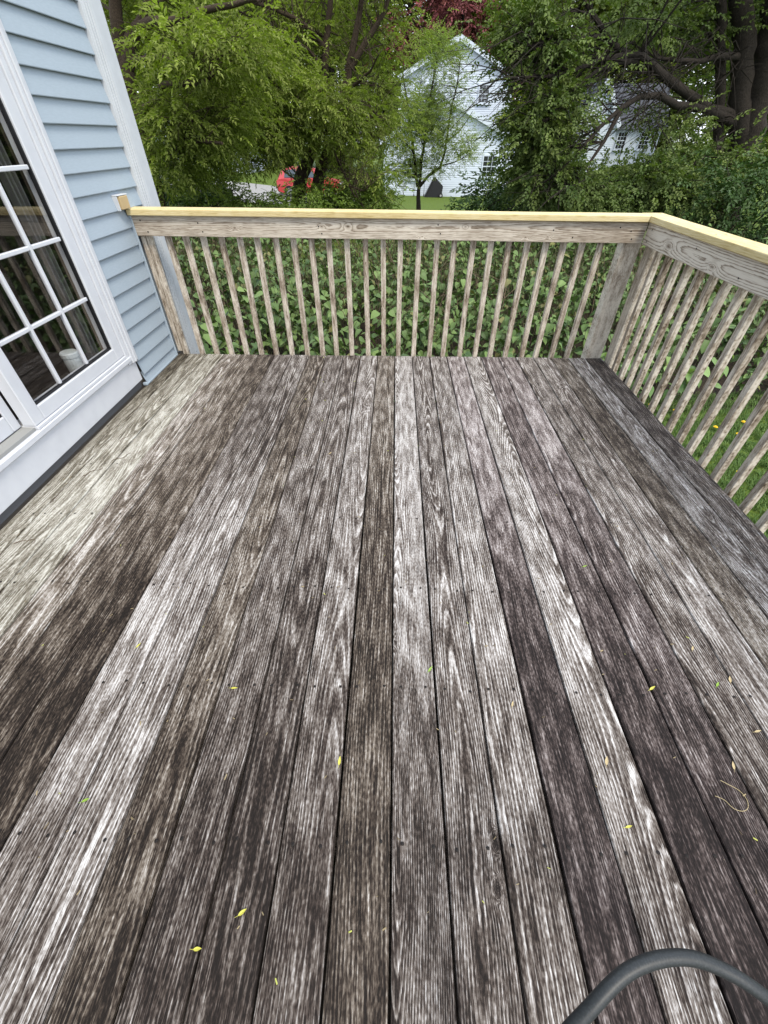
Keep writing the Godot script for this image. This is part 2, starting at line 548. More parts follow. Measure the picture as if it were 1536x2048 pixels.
const LIMBS_SLENDER := [
	[0.110, 0.085, [Vector3(1.23, -2.33, -25.00), Vector3(1.12, -1.28, -25.00), Vector3(1.07, -0.88, -25.00), Vector3(1.09, -0.45, -25.00)]],
	[0.075, 0.020, [Vector3(1.02, -0.45, -25.00), Vector3(0.85, 0.44, -25.00), Vector3(0.70, 1.15, -25.00), Vector3(0.56, 1.82, -25.00), Vector3(0.38, 2.54, -25.00), Vector3(0.22, 3.15, -25.00), Vector3(0.15, 3.66, -25.00)]],
	[0.075, 0.020, [Vector3(1.12, -0.45, -25.00), Vector3(1.13, 0.44, -25.00), Vector3(1.25, 1.15, -25.00), Vector3(1.36, 1.90, -25.00), Vector3(1.41, 2.62, -25.00), Vector3(1.53, 3.37, -25.00), Vector3(1.71, 4.16, -25.00)]],
	[0.070, 0.020, [Vector3(1.14, -0.41, -25.00), Vector3(1.50, -0.03, -25.00), Vector3(2.02, 0.27, -25.00), Vector3(2.18, 0.77, -25.00), Vector3(2.25, 1.49, -25.00), Vector3(2.34, 2.28, -25.00), Vector3(2.50, 2.96, -25.00), Vector3(2.54, 3.67, -25.00)]],
	[0.030, 0.010, [Vector3(0.76, 0.80, -25.00), Vector3(0.29, 1.23, -25.00), Vector3(-0.02, 1.82, -25.00), Vector3(-0.19, 2.38, -25.00)]],
	[0.030, 0.010, [Vector3(1.22, 0.98, -25.00), Vector3(0.86, 1.66, -25.00), Vector3(0.89, 2.38, -25.00), Vector3(0.99, 3.23, -25.00)]],
	[0.030, 0.010, [Vector3(2.21, 1.15, -25.00), Vector3(2.74, 1.49, -25.00), Vector3(3.04, 1.83, -25.00), Vector3(3.26, 2.15, -25.00)]],
	[0.030, 0.010, [Vector3(2.15, 0.36, -25.00), Vector3(2.64, 0.45, -25.00), Vector3(3.08, 0.63, -25.00), Vector3(3.40, 0.84, -25.00)]],
]
const CROWN_SLENDER := [
	[Vector3(1.52, 2.62, -25.00), Vector3(1.52, 1.40, 1.70), 48],
	[Vector3(1.98, 0.98, -24.70), Vector3(1.48, 1.00, 1.40), 34],
	[Vector3(0.48, 1.49, -25.00), Vector3(0.95, 1.44, 1.30), 28],
	[Vector3(1.73, 3.95, -25.00), Vector3(1.03, 0.68, 1.20), 22],
	[Vector3(0.18, 0.09, -24.60), Vector3(0.75, 0.71, 1.00), 12],
]
const LIMBS_TWIN_TRUNK := [
	[0.340, 0.260, [Vector3(7.70, -1.23, -11.50), Vector3(7.44, -0.29, -11.50), Vector3(7.25, 0.55, -11.50), Vector3(7.13, 1.10, -11.50)]],
	[0.200, 0.140, [Vector3(7.14, 1.02, -11.50), Vector3(6.98, 1.37, -11.50), Vector3(6.69, 1.82, -11.50), Vector3(6.45, 2.31, -11.50), Vector3(6.29, 2.66, -11.50), Vector3(6.04, 3.00, -11.50), Vector3(5.74, 3.40, -11.50), Vector3(5.38, 3.98, -11.50)]],
	[0.250, 0.190, [Vector3(7.22, 1.02, -11.50), Vector3(7.07, 1.60, -11.50), Vector3(6.94, 2.11, -11.50), Vector3(6.81, 2.51, -11.50), Vector3(6.68, 2.88, -11.50), Vector3(6.45, 3.35, -11.50), Vector3(6.13, 3.98, -11.50)]],
	[0.100, 0.070, [Vector3(7.59, -0.80, -11.50), Vector3(7.04, 0.37, -11.50), Vector3(6.62, 1.21, -11.50), Vector3(6.24, 1.96, -11.50), Vector3(5.89, 2.63, -11.50), Vector3(5.56, 3.23, -11.50), Vector3(5.19, 3.87, -11.50)]],
	[0.090, 0.025, [Vector3(6.90, 1.51, -11.50), Vector3(6.17, 1.69, -11.30), Vector3(5.58, 1.85, -11.00), Vector3(4.81, 2.06, -10.60), Vector3(4.26, 2.24, -10.30), Vector3(3.93, 2.33, -10.10), Vector3(3.65, 2.34, -10.00), Vector3(3.33, 2.46, -9.90), Vector3(3.01, 2.70, -9.90), Vector3(2.79, 2.87, -9.90)]],
	[0.080, 0.022, [Vector3(6.83, 1.64, -11.50), Vector3(6.14, 1.74, -11.30), Vector3(5.63, 1.75, -11.00), Vector3(5.04, 1.77, -10.60), Vector3(4.55, 1.88, -10.30), Vector3(4.10, 1.85, -10.00), Vector3(3.71, 1.69, -9.70), Vector3(3.33, 1.45, -9.40), Vector3(2.99, 1.15, -9.10)]],
	[0.060, 0.020, [Vector3(6.40, 2.44, -11.50), Vector3(5.82, 2.43, -11.20), Vector3(5.43, 2.35, -11.00), Vector3(4.83, 2.33, -10.70), Vector3(4.38, 2.34, -10.50)]],
	[0.050, 0.012, [Vector3(4.18, 2.28, -10.30), Vector3(3.57, 2.24, -9.90), Vector3(3.10, 2.10, -9.50), Vector3(2.65, 1.84, -9.20), Vector3(2.30, 1.51, -8.90)]],
	[0.045, 0.012, [Vector3(3.74, 2.33, -10.00), Vector3(3.17, 2.24, -9.70), Vector3(2.71, 2.10, -9.40), Vector3(2.26, 2.02, -9.10), Vector3(1.84, 1.95, -8.90)]],
	[0.040, 0.010, [Vector3(3.72, 1.67, -9.70), Vector3(3.51, 1.28, -9.50), Vector3(3.21, 0.95, -9.20), Vector3(2.89, 0.73, -8.90)]],
	[0.040, 0.010, [Vector3(3.23, 2.51, -9.90), Vector3(2.75, 2.45, -9.60), Vector3(2.30, 2.36, -9.30), Vector3(1.79, 2.32, -9.00)]],
	[0.050, 0.012, [Vector3(6.52, 1.21, -11.30), Vector3(6.06, 0.98, -10.90), Vector3(5.40, 0.88, -10.50), Vector3(4.58, 0.78, -10.10), Vector3(3.69, 0.70, -9.70)]],
	[0.050, 0.012, [Vector3(6.71, 0.85, -11.30), Vector3(6.06, 0.67, -10.80), Vector3(5.26, 0.55, -10.30), Vector3(4.28, 0.49, -9.80)]],
]
const CROWN_TWIN_TRUNK := [
	[Vector3(2.12, 2.35, -9.50), Vector3(0.23, 0.28, 0.40), 13],
	[Vector3(2.30, 1.52, -9.30), Vector3(0.17, 0.49, 0.40), 15],
	[Vector3(2.58, 0.84, -9.30), Vector3(0.32, 0.24, 0.40), 15],
	[Vector3(3.19, 0.62, -9.50), Vector3(0.55, 0.14, 0.50), 10],
	[Vector3(3.94, 2.78, -10.90), Vector3(0.87, 0.23, 1.00), 9],
	[Vector3(5.65, 2.91, -12.30), Vector3(0.88, 0.44, 1.00), 16],
	[Vector3(4.74, 0.64, -9.90), Vector3(1.14, 0.25, 0.90), 32],
	[Vector3(6.01, 0.88, -10.70), Vector3(0.60, 0.27, 0.60), 9],
	[Vector3(1.82, 2.68, -9.50), Vector3(0.26, 0.19, 0.60), 5],
	[Vector3(3.61, 3.94, -11.20), Vector3(2.64, 0.55, 2.40), 22],
	[Vector3(6.24, 3.77, -12.00), Vector3(1.42, 0.62, 2.00), 20],
	[Vector3(4.89, 1.57, -10.90), Vector3(0.58, 0.28, 0.50), 4],
	[Vector3(3.15, 2.22, -10.10), Vector3(0.34, 0.14, 0.40), 2],
	[Vector3(6.96, 0.95, -10.30), Vector3(0.38, 0.36, 0.60), 6],
	[Vector3(2.70, 1.71, -9.50), Vector3(0.25, 0.23, 0.40), 2],
	[Vector3(7.48, 2.67, -13.10), Vector3(0.64, 0.76, 0.70), 14],
]
# ---------------------------------------------------------------- the scene
func _ready() -> void:
	var cam := Camera3D.new()
	cam.name = "camera"
	cam.position = Vector3(-0.015, 1.347, 0.0)
	cam.rotation = Vector3(-0.7398, 0.0212, 0.0022)
	cam.fov = 102.38
	cam.near = 0.03
	cam.far = 400.0
	add_child(cam)
	cam.current = true
	var env := Environment.new()
	env.background_mode = Environment.BG_SKY
	var sky := Sky.new()
	var sm := ProceduralSkyMaterial.new()
	sm.sky_top_color = Color(0.86, 0.91, 0.98)
	sm.sky_horizon_color = Color(0.95, 0.97, 1.0)
	sm.sky_curve = 0.2
	sm.ground_bottom_color = Color(0.3, 0.32, 0.26)
	sm.ground_horizon_color = Color(0.6, 0.63, 0.6)
	sm.sun_angle_max = 1.0
	sky.sky_material = sm
	env.sky = sky
	env.background_energy_multiplier = 1.0
	env.tonemap_mode = Environment.TONE_MAPPER_LINEAR
	env.tonemap_exposure = 2.3
	env.sdfgi_enabled = true
	env.ssao_enabled = true
	env.ssil_enabled = true
	var we := WorldEnvironment.new()
	we.name = "world_environment"
	we.environment = env
	add_child(we)
	var sun := DirectionalLight3D.new()
	sun.name = "sun"
	sun.light_energy = 0.5
	sun.light_angular_distance = 20.0
	sun.light_color = Color(1.0, 0.97, 0.92)
	sun.shadow_enabled = true
	add_child(sun)
	sun.look_at_from_position(Vector3(3.0, 9.0, 5.0), Vector3.ZERO)

	rng.seed = 20240
	make_noise()
	materials()
	build_ground()
	build_deck()
	build_railings()
	build_house()
	build_hose()
	build_trees()
	build_bank()
	build_far()
	build_litter()

func noise_tex(sd: int, freq: float, stops: Array, size := 512, oct := 4) -> ImageTexture:
	var l := lut(stops)
	var nb := noise_bytes(size, size, freq, sd, size, size, oct)
	var o := PackedByteArray()
	o.resize(size * size * 3)
	for i in size * size:
		var k := nb[i] * 3
		o[i * 3] = l[k]
		o[i * 3 + 1] = l[k + 1]
		o[i * 3 + 2] = l[k + 2]
	return ImageTexture.create_from_image(Image.create_from_data(size, size, false, Image.FORMAT_RGB8, o))

func tri_mat(tex: Texture2D, scale: float, rough := 0.9, spec := 0.3) -> StandardMaterial3D:
	var m := StandardMaterial3D.new()
	m.albedo_texture = tex
	m.uv1_triplanar = true
	m.uv1_world_triplanar = true
	m.uv1_scale = Vector3.ONE * scale
	m.roughness = rough
	m.metallic_specular = spec
	return m

func materials() -> void:
	M.grass = tri_mat(noise_tex(21, 0.06, [[0, 42, 56, 16], [0.4, 68, 86, 26], [0.7, 88, 104, 36], [1, 112, 122, 54]]), 0.35)
	M.soil = tri_mat(noise_tex(22, 0.05, [[0, 18, 15, 11], [0.5, 38, 31, 23], [1, 70, 58, 44]]), 0.8)
	M.gravel = tri_mat(noise_tex(23, 0.2, [[0, 96, 94, 92], [0.5, 140, 138, 136], [1, 182, 180, 178]]), 0.3)
	M.bark = tri_mat(noise_tex(24, 0.09, [[0, 34, 27, 22], [0.5, 68, 57, 47], [1, 112, 98, 84]]), 1.2, 0.95)
	M.bark.uv1_scale = Vector3(2.6, 0.5, 2.6)
	M.bark_dark = tri_mat(noise_tex(25, 0.09, [[0, 20, 18, 16], [0.5, 44, 39, 34], [1, 80, 72, 64]]), 1.2, 0.95)
	M.bark_dark.uv1_scale = Vector3(2.2, 0.4, 2.2)
	for m in [M.bark, M.bark_dark]:
		m.heightmap_enabled = true
		m.heightmap_scale = 3.0
		m.heightmap_texture = m.albedo_texture
	var sid := noise_tex(26, 0.03, [[0, 148, 160, 170], [0.5, 152, 164, 174], [1, 156, 168, 178]], 256)
	M.siding = tri_mat(sid, 2.0, 0.6, 0.4)
	M.siding.uv1_scale = Vector3(3.0, 14.0, 2.0)
	M.white = tri_mat(noise_tex(27, 0.02, [[0, 193, 195, 200], [0.5, 197, 199, 204], [1, 200, 202, 206]], 256), 1.3, 0.45, 0.45)
	M.trim = tri_mat(noise_tex(28, 0.02, [[0, 182, 185, 189], [0.5, 187, 190, 194], [1, 191, 194, 198]], 256), 1.3, 0.55, 0.4)
	M.sill_grey = mat(Color(0.55, 0.55, 0.54), 0.7)
	M.strip = mat(Color(0.33, 0.33, 0.34), 0.8)
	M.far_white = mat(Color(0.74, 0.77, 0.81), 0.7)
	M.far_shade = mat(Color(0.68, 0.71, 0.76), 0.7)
	M.roof = tri_mat(noise_tex(29, 0.1, [[0, 56, 58, 64], [1, 98, 100, 108]], 256), 0.6, 0.95)
	M.dark = mat(Color(0.05, 0.05, 0.055), 0.8)
	M.black = mat(Color(0.07, 0.07, 0.085), 0.7)
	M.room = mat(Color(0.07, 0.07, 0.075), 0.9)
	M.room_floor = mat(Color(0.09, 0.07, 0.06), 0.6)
	M.nail = mat(Color(0.09, 0.07, 0.06), 0.7, 0.4)
	var g := StandardMaterial3D.new()
	g.transparency = BaseMaterial3D.TRANSPARENCY_ALPHA
	g.albedo_color = Color(0.02, 0.025, 0.025, 0.02)
	g.roughness = 0.0
	g.metallic_specular = 0.9
	M.glass = g
	M.hose = tri_mat(noise_tex(30, 0.08, [[0, 34, 36, 37], [0.6, 44, 47, 49], [1, 62, 64, 64]], 256), 9.0, 0.48, 0.45)

# ---------------------------------------------------------------- ground
func build_ground() -> void:
	var b := MB.new()
	var xs := []
	var zs := []
	for i in range(-30, 31): xs.append(i * 5.0 if absi(i) > 8 else i * 5.0)
	for i in range(0, 41): zs.append(20.0 - i * 5.0)
	for i in xs.size() - 1:
		for j in zs.size() - 1:
			var q := []
			for k in [[0, 0], [1, 0], [1, 1], [0, 1]]:
				var x: float = xs[i + k[0]]
				var z: float = zs[j + k[1]]
				q.append(Vector3(x, ground_y(x, z), z))
			b.quad(q[0], q[1], q[2], q[3])
	tag(part("ground", b.done(), M.grass, self), "", "", "", "structure")
	b = MB.new()
	for i in 12:
		for j in 8:
			var q := []
			for k in [[0, 0], [1, 0], [1, 1], [0, 1]]:
				var x: float = -18.0 + (i + k[0]) * 1.3
				var z: float = -27.0 - (j + k[1]) * 1.35 + 0.25 * sin(x * 0.7)
				q.append(Vector3(x, ground_y(x, z) + 0.03, z))
			b.quad(q[0], q[1], q[2], q[3])
	tag(part("driveway", b.done(), M.gravel, self), "", "", "", "structure")
	b = MB.new()
	for i in 16:
		for j in 7:
			var q := []
			for k in [[0, 0], [1, 0], [1, 1], [0, 1]]:
				var x: float = -8.0 + (i + k[0]) * 1.0
				var z: float = -3.5 - (j + k[1]) * 1.0 - (maxf(0.0, x - 1.8) * 0.12 + 0.5 if j + k[1] == 0 and x > 1.7 else 0.0)
				q.append(Vector3(x, ground_y(x, z) + 0.012 + 0.03 * sin(x * 3.1) * sin(z * 2.3), z))
			b.quad(q[0], q[1], q[2], q[3])
	b.quad(Vector3(-1.8, -0.87, 1.5), Vector3(1.75, -0.87, 1.5), Vector3(1.75, -0.87, -3.49), Vector3(-1.8, -0.87, -3.49))
	tag(part("soil_bed", b.done(), M.soil, self), "", "", "", "structure")

# ---------------------------------------------------------------- deck
const PITCH := 0.1425
const DECK_BACK := -3.395
const DECK_FRONT := 1.0
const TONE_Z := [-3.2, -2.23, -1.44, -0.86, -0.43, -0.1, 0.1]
const TONES := {  # each board's own dirt, with some foreground shade painted into the near stops
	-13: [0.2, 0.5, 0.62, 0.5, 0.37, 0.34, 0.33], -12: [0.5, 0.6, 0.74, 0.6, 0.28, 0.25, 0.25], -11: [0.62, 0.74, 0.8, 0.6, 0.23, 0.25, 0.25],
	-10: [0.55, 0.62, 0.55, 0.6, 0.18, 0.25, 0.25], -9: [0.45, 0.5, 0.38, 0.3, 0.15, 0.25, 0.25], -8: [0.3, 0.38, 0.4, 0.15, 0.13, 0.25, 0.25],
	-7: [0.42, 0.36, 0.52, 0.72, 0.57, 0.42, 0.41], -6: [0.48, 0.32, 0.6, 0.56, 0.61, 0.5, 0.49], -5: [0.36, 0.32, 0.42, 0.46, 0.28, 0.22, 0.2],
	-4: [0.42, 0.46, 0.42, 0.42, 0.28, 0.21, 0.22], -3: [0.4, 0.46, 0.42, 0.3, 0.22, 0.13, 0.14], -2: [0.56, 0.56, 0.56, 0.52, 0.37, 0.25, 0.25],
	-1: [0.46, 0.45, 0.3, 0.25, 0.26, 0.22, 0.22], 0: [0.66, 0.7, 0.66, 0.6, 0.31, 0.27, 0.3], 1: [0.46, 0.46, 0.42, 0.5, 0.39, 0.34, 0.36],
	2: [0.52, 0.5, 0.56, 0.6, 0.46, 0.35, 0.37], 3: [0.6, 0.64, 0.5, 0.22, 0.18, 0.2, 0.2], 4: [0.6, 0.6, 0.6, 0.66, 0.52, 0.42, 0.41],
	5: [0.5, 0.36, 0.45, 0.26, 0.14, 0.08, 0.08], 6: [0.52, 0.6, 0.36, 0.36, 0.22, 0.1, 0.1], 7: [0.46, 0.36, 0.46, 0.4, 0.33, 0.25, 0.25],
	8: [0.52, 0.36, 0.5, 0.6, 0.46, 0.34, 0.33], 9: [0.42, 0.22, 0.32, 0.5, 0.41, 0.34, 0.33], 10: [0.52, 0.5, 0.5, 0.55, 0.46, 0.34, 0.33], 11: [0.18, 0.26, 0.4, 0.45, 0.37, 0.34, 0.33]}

func build_deck() -> void:
	var deck := base("deck", Vector3(0, 0, 0), "weathered grey wooden deck with dirty boards beside the blue house", "deck")
	var grey := lut([[0, 24, 18, 15], [0.22, 56, 47, 42], [0.5, 106, 98, 92], [0.75, 153, 147, 143], [1, 200, 197, 195]])
	var brown := lut([[0, 23, 17, 13], [0.22, 55, 46, 39], [0.5, 106, 96, 86], [0.75, 154, 147, 140], [1, 200, 196, 192]])
	var purple := lut([[0, 22, 16, 15], [0.22, 52, 43, 41], [0.5, 103, 93, 90], [0.75, 151, 143, 141], [1, 198, 193, 191]])
	var clean := lut([[0, 38, 32, 25], [0.22, 72, 65, 54], [0.5, 116, 110, 98], [0.75, 158, 154, 144], [1, 198, 196, 188]])
	var length := DECK_FRONT - DECK_BACK
	var h := 2048
	var rows_z := []
	for k in range(-2, 9):
		rows_z.append(-0.205 - 0.406 * k)
	var nail_b := MB.new()
	for k in 8:
		var a := TAU * k / 8
		var c := TAU * (k + 1) / 8
		nail_b.tri(Vector3(0, 0.0012, 0), Vector3(sin(a) * 0.0052, 0.0006, cos(a) * 0.0052), Vector3(sin(c) * 0.0052, 0.0006, cos(c) * 0.0052))
	var nail_mesh := nail_b.done()
	for b in range(-13, 12):
		var tone := PackedFloat32Array()
		tone.resize(h)
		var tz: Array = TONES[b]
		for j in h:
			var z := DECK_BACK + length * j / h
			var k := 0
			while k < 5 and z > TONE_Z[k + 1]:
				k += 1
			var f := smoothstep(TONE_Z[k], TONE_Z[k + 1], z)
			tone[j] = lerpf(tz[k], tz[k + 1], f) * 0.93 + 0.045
		var pal := grey
		if b in [-9, -8, -10, -1, 9, -5]: pal = brown
		if b in [3, 5, 6]: pal = purple
		if b <= -11: pal = clean
		var o := {"k_ring": 0.8 if b in [0, 1, 2, 4, 7, -6] else (0.4 if b in [3, 5, -8, -9] else 0.6), "k_fib": 0.24, "k_fib2": 0.12, "k_patch": 0.56, "k_mott": 0.38, "k_speck": 0.6, "k_crack": 0.006, "ring": 5.0 + fposmod(b * 1.7, 5.0)}
		if b == 0: o["knots"] = [[-58.0, 2614.0, 12.0]]
		if b == 1: o["knots"] = [[60.0, 3175.0, 24.0], [45.0, 3265.0, 20.0]]
		if b == -2: o["knots"] = [[20.0, 900.0, 16.0]]
		if b == 8: o["knots"] = [[10.0, 500.0, 20.0]]
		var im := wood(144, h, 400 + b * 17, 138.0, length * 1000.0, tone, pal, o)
		var w := 0.1365
		var x := (b + 0.5) * PITCH
		if b == -13:
			w = 0.104
			x = -1.713 - w / 2
		if b == 11:
			x -= 0.0015
		var mesh := plank(w, 0.026, length, 0.005, 36, 0.0012, 60 + b)
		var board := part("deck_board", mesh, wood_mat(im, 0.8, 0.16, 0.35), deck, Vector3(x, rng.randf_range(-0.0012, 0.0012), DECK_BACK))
		# nail heads: pairs over each joist
		var nb := MB.new()
		for z in rows_z:
			for sd in [-1.0, 1.0]:
				var nx: float = sd * w * 0.29 + rng.randf_range(-0.006, 0.006)
				var nz: float = z - DECK_BACK + rng.randf_range(-0.008, 0.008)
				for k in 8:
					var a := TAU * k / 8
					var c := TAU * (k + 1) / 8
					var rr := 0.0046
					nb.tri(Vector3(nx, 0.0034, nz), Vector3(nx + sin(a) * rr, 0.0024, nz + cos(a) * rr), Vector3(nx + sin(c) * rr, 0.0024, nz + cos(c) * rr))
		var ns := part("nail_heads", nb.done(), M.nail, board)
		ns.set_meta("kind", "stuff")
	# frame under the boards
	var jt := wood_mat(wood(32, 512, 900, 140, 3500, flat_tone(512, 0.3), brown, {}), 0.9, 0.0)
	M.frame_wood = jt
	for z in rows_z:
		var j := part("joist", plank(0.038, 0.18, 3.5, 0.003, 1, 0.0, 3), jt, deck, Vector3(-1.79, -0.031, z))
		j.rotation.y = PI / 2
	var rim := part("rim_joist", plank(0.036, 0.23, 3.5, 0.003, 1, 0.0, 3), jt, deck, Vector3(-1.79, -0.031, DECK_BACK + 0.03))
	rim.rotation.y = PI / 2
	part("rim_joist", plank(0.036, 0.23, length - 0.06, 0.003, 1, 0.0, 3), jt, deck, Vector3(1.682, -0.031, DECK_BACK + 0.05))
	for p in [Vector3(1.6, -0.23, -3.3), Vector3(-1.5, -0.23, -3.3), Vector3(1.6, -0.23, -1.4), Vector3(1.6, -0.23, 0.6), Vector3(-1.5, -0.23, 0.6)]:
		boxpart("support_post", Vector3(p.x - 0.045, -1.0, p.z - 0.045), Vector3(p.x + 0.045, -0.21, p.z + 0.045), jt, deck)

# ---------------------------------------------------------------- railings
func build_railings() -> void:
	var old := lut([[0, 38, 28, 20], [0.25, 80, 66, 53], [0.5, 126, 113, 98], [0.75, 172, 160, 145], [1, 210, 201, 187]])
	var fresh := lut([[0, 138, 112, 66], [0.3, 182, 160, 108], [0.6, 206, 188, 140], [1, 222, 210, 174]])
	var tone_b := PackedFloat32Array()
	tone_b.resize(2048)
	for j in 2048:
		var f := j / 2048.0
		tone_b[j] = 0.86 - 0.16 * smoothstep(0.2, 0.0, f) - 0.14 * (1.0 if f > 0.72 else 0.0) * sin((f - 0.72) * 9.0) + 0.04 * sin(f * 25.0)
	var m_back := wood_mat(wood(128, 2048, 71, 140, 3500, tone_b, old, {"ring": 9.0, "depth": 22.0, "depth_amp": 16.0, "k_ring": -0.6, "k_fib": 0.18, "k_fib2": 0.12, "k_patch": 0.22, "k_speck": 0.1, "knots": [[-5, 700, 12], [10, 1300, 9], [12, 1480, 16], [-42, 1990, 9], [20, 2280, 8], [-35, 2700, 10], [-30, 2850, 10]]}), 0.8, 0.1)
	var m_side := wood_mat(wood(128, 2048, 75, 140, 3400, flat_tone(2048, 0.98, 0.06, 3), old, {"ring": 11.0, "depth": 30.0, "depth_amp": 18.0, "k_ring": -0.85, "k_fib": 0.16, "k_fib2": 0.1, "k_patch": 0.2, "k_speck": 0.1, "knots": [[-15, 260, 30], [-30, 640, 22], [10, 1500, 20]]}), 0.8, 0.1)
	var m_cap := wood_mat(wood(96, 2048, 81, 140, 3500, flat_tone(2048, 0.62, 0.1, 2), fresh, {"ring": 7.0, "k_ring": 0.3, "k_fib": 0.22, "k_fib2": 0.14, "k_patch": 0.2, "k_speck": 0.06, "knots": [[62, 430, 9]]}), 0.7, 0.06)
	var m_cap2 := wood_mat(wood(96, 2048, 83, 140, 3500, flat_tone(2048, 0.66, 0.1, 4), fresh, {"ring": 8.0, "k_ring": 0.3, "k_fib": 0.22, "k_fib2": 0.14, "k_patch": 0.2, "k_speck": 0.06}), 0.7, 0.06)
	var m_bal := []
	for k in 8:
		m_bal.append(wood_mat(wood(40, 640, 91 + k, 70, 1000, flat_tone(640, 0.74 + 0.03 * (k % 4), 0.12, k), old, {"ring": 6.0 + k % 3, "k_ring": -0.4, "k_fib": 0.3, "k_fib2": 0.22, "k_patch": 0.5, "k_speck": 0.14, "patch_step": 3, "knots": [] if k % 3 else [[-14, 240 + 60 * k, 7]]}), 0.85, 0.1))
	var m_post := wood_mat(wood(96, 640, 120, 130, 1000, flat_tone(640, 0.9, 0.1, 3), old, {"k_ring": -0.25, "k_fib": 0.22}), 0.85, 0.08)
	# --- back railing; its rail drops a little from the house to the corner
	var back := base("back_railing", Vector3(0, 0, -3.4), "weathered deck railing across the far end of the deck with yellow pine cap", "railing", "deck railings")
	var slope := atan2(-0.024, 3.5)
	var cap := part("cap_rail", plank(0.14, 0.036, 3.466, 0.004, 12, 0.0012, 5), m_cap, back, Vector3(-1.808, 0.988, -0.005))
	cap.basis = Basis(Vector3(0, 0, -1), Vector3(0, 1, 0), Vector3(1, 0, 0)).rotated(Vector3(0, 0, 1), slope)
	tag(cap, "new pale yellow pine cap board")
	var rail := part("rail_board", plank(0.118, 0.036, 3.476, 0.003, 12, 0.0012, 6), m_back, back, Vector3(-1.806, 0.8925, 0.04))
	rail.basis = Basis(Vector3(0, 1, 0), Vector3(0, 0, 1), Vector3(1, 0, 0)).rotated(Vector3(0, 0, 1), atan2(-0.027, 3.5))
	var variants := []
	for k in 6:
		variants.append(plank(0.036, 0.036, 1.07, 0.003, 8, 0.0022, 30 + k))
	for k in 26:
		var x := -1.745 + k * 0.1266
		if x > 1.55:
			break
		var bal := part("baluster", variants[k % 6], m_bal[(k * 5) % 8], back, Vector3(x + rng.randf_range(-0.004, 0.004), 0.92, -0.002))
		bal.basis = Basis(Vector3(1, 0, 0), Vector3(0, 0, 1), Vector3(0, -1, 0)).rotated(Vector3(0, 0, 1), rng.randf_range(-0.006, 0.006))
	boxpart("wall_nailer", Vector3(-1.806, 0.02, -3.44), Vector3(-1.772, 0.84, -3.402), m_bal[2], back)
	screws(rail, [[0.06, 0.03], [0.09, -0.035], [0.45, 0.02], [0.47, -0.03], [1.27, 0.012], [1.29, -0.03], [2.08, 0.03], [2.1, -0.02], [2.86, 0.01], [3.0, -0.03], [3.3, 0.03], [3.38, 0.01], [3.4, -0.035]])
	# --- side railing
	var side := base("side_railing", Vector3(1.7, 0, 0), "weathered deck railing running toward the viewer along the lawn side", "railing", "deck railings")
	var cap2 := part("cap_rail", plank(0.14, 0.036, 4.45, 0.004, 12, 0.0012, 8), m_cap2, side, Vector3(0.03, 0.966, -3.475))
	cap2.basis = Basis(Vector3(1, 0, 0), Vector3(0, 1, 0), Vector3(0, 0, 1)).rotated(Vector3(1, 0, 0), atan2(0.02, 3.4))
	tag(cap2, "new pale yellow pine cap board")
	var rail2 := part("rail_board", plank(0.128, 0.036, 4.35, 0.003, 12, 0.0012, 9), m_side, side, Vector3(-0.026, 0.865, -3.354))
	rail2.basis = Basis(Vector3(0, 1, 0), Vector3(-1, 0, 0), Vector3(0, 0, 1))
	screws(rail2, [[0.05, -0.04], [0.07, 0.03], [0.62, 0.02], [1.05, -0.03], [1.5, 0.03], [1.9, -0.02]])
	screws(cap2, [[0.05, 0.03], [0.07, -0.035], [0.8, 0.03], [0.81, -0.03], [1.6, 0.03]])
	for k in 34:
		var z := -3.2 + k * 0.1265
		if z > 0.9:
			break
		var bal := part("baluster", variants[(k * 5 + 2) % 6], m_bal[(k * 3 + 1) % 8], side, Vector3(0.016, 0.922, z + rng.randf_range(-0.004, 0.004)))
		bal.basis = Basis(Vector3(0, 0, 1), Vector3(-1, 0, 0), Vector3(0, -1, 0)).rotated(Vector3(1, 0, 0), rng.randf_range(-0.006, 0.006))
	var post := part("corner_post", plank(0.125, 0.09, 1.0, 0.004, 4, 0.0006, 4), m_post, back, Vector3(1.633, 0.922, -0.004))
	post.basis = Basis(Vector3(1, 0, 0), Vector3(0, 0, 1), Vector3(0, -1, 0))
	var post2 := part("corner_post", plank(0.095, 0.036, 1.0, 0.004, 4, 0.0006, 4), m_post, side, Vector3(0.012, 0.922, -3.318))
	post2.basis = Basis(Vector3(0, 0, 1), Vector3(-1, 0, 0), Vector3(0, -1, 0))

# screw and nail heads on a plank: [along, across]
func screws(on: Node3D, at: Array) -> void:
	var b := MB.new()
	for p in at:
		for k in 8:
			var a := TAU * k / 8
			var c := TAU * (k + 1) / 8
			var m := Vector3(p[1], 0.0022, p[0])
			b.tri(m, m + Vector3(sin(a), -0.1, cos(a)) * 0.0048, m + Vector3(sin(c), -0.1, cos(c)) * 0.0048)
	part("screw_heads", b.done(), M.nail, on).set_meta("kind", "stuff")

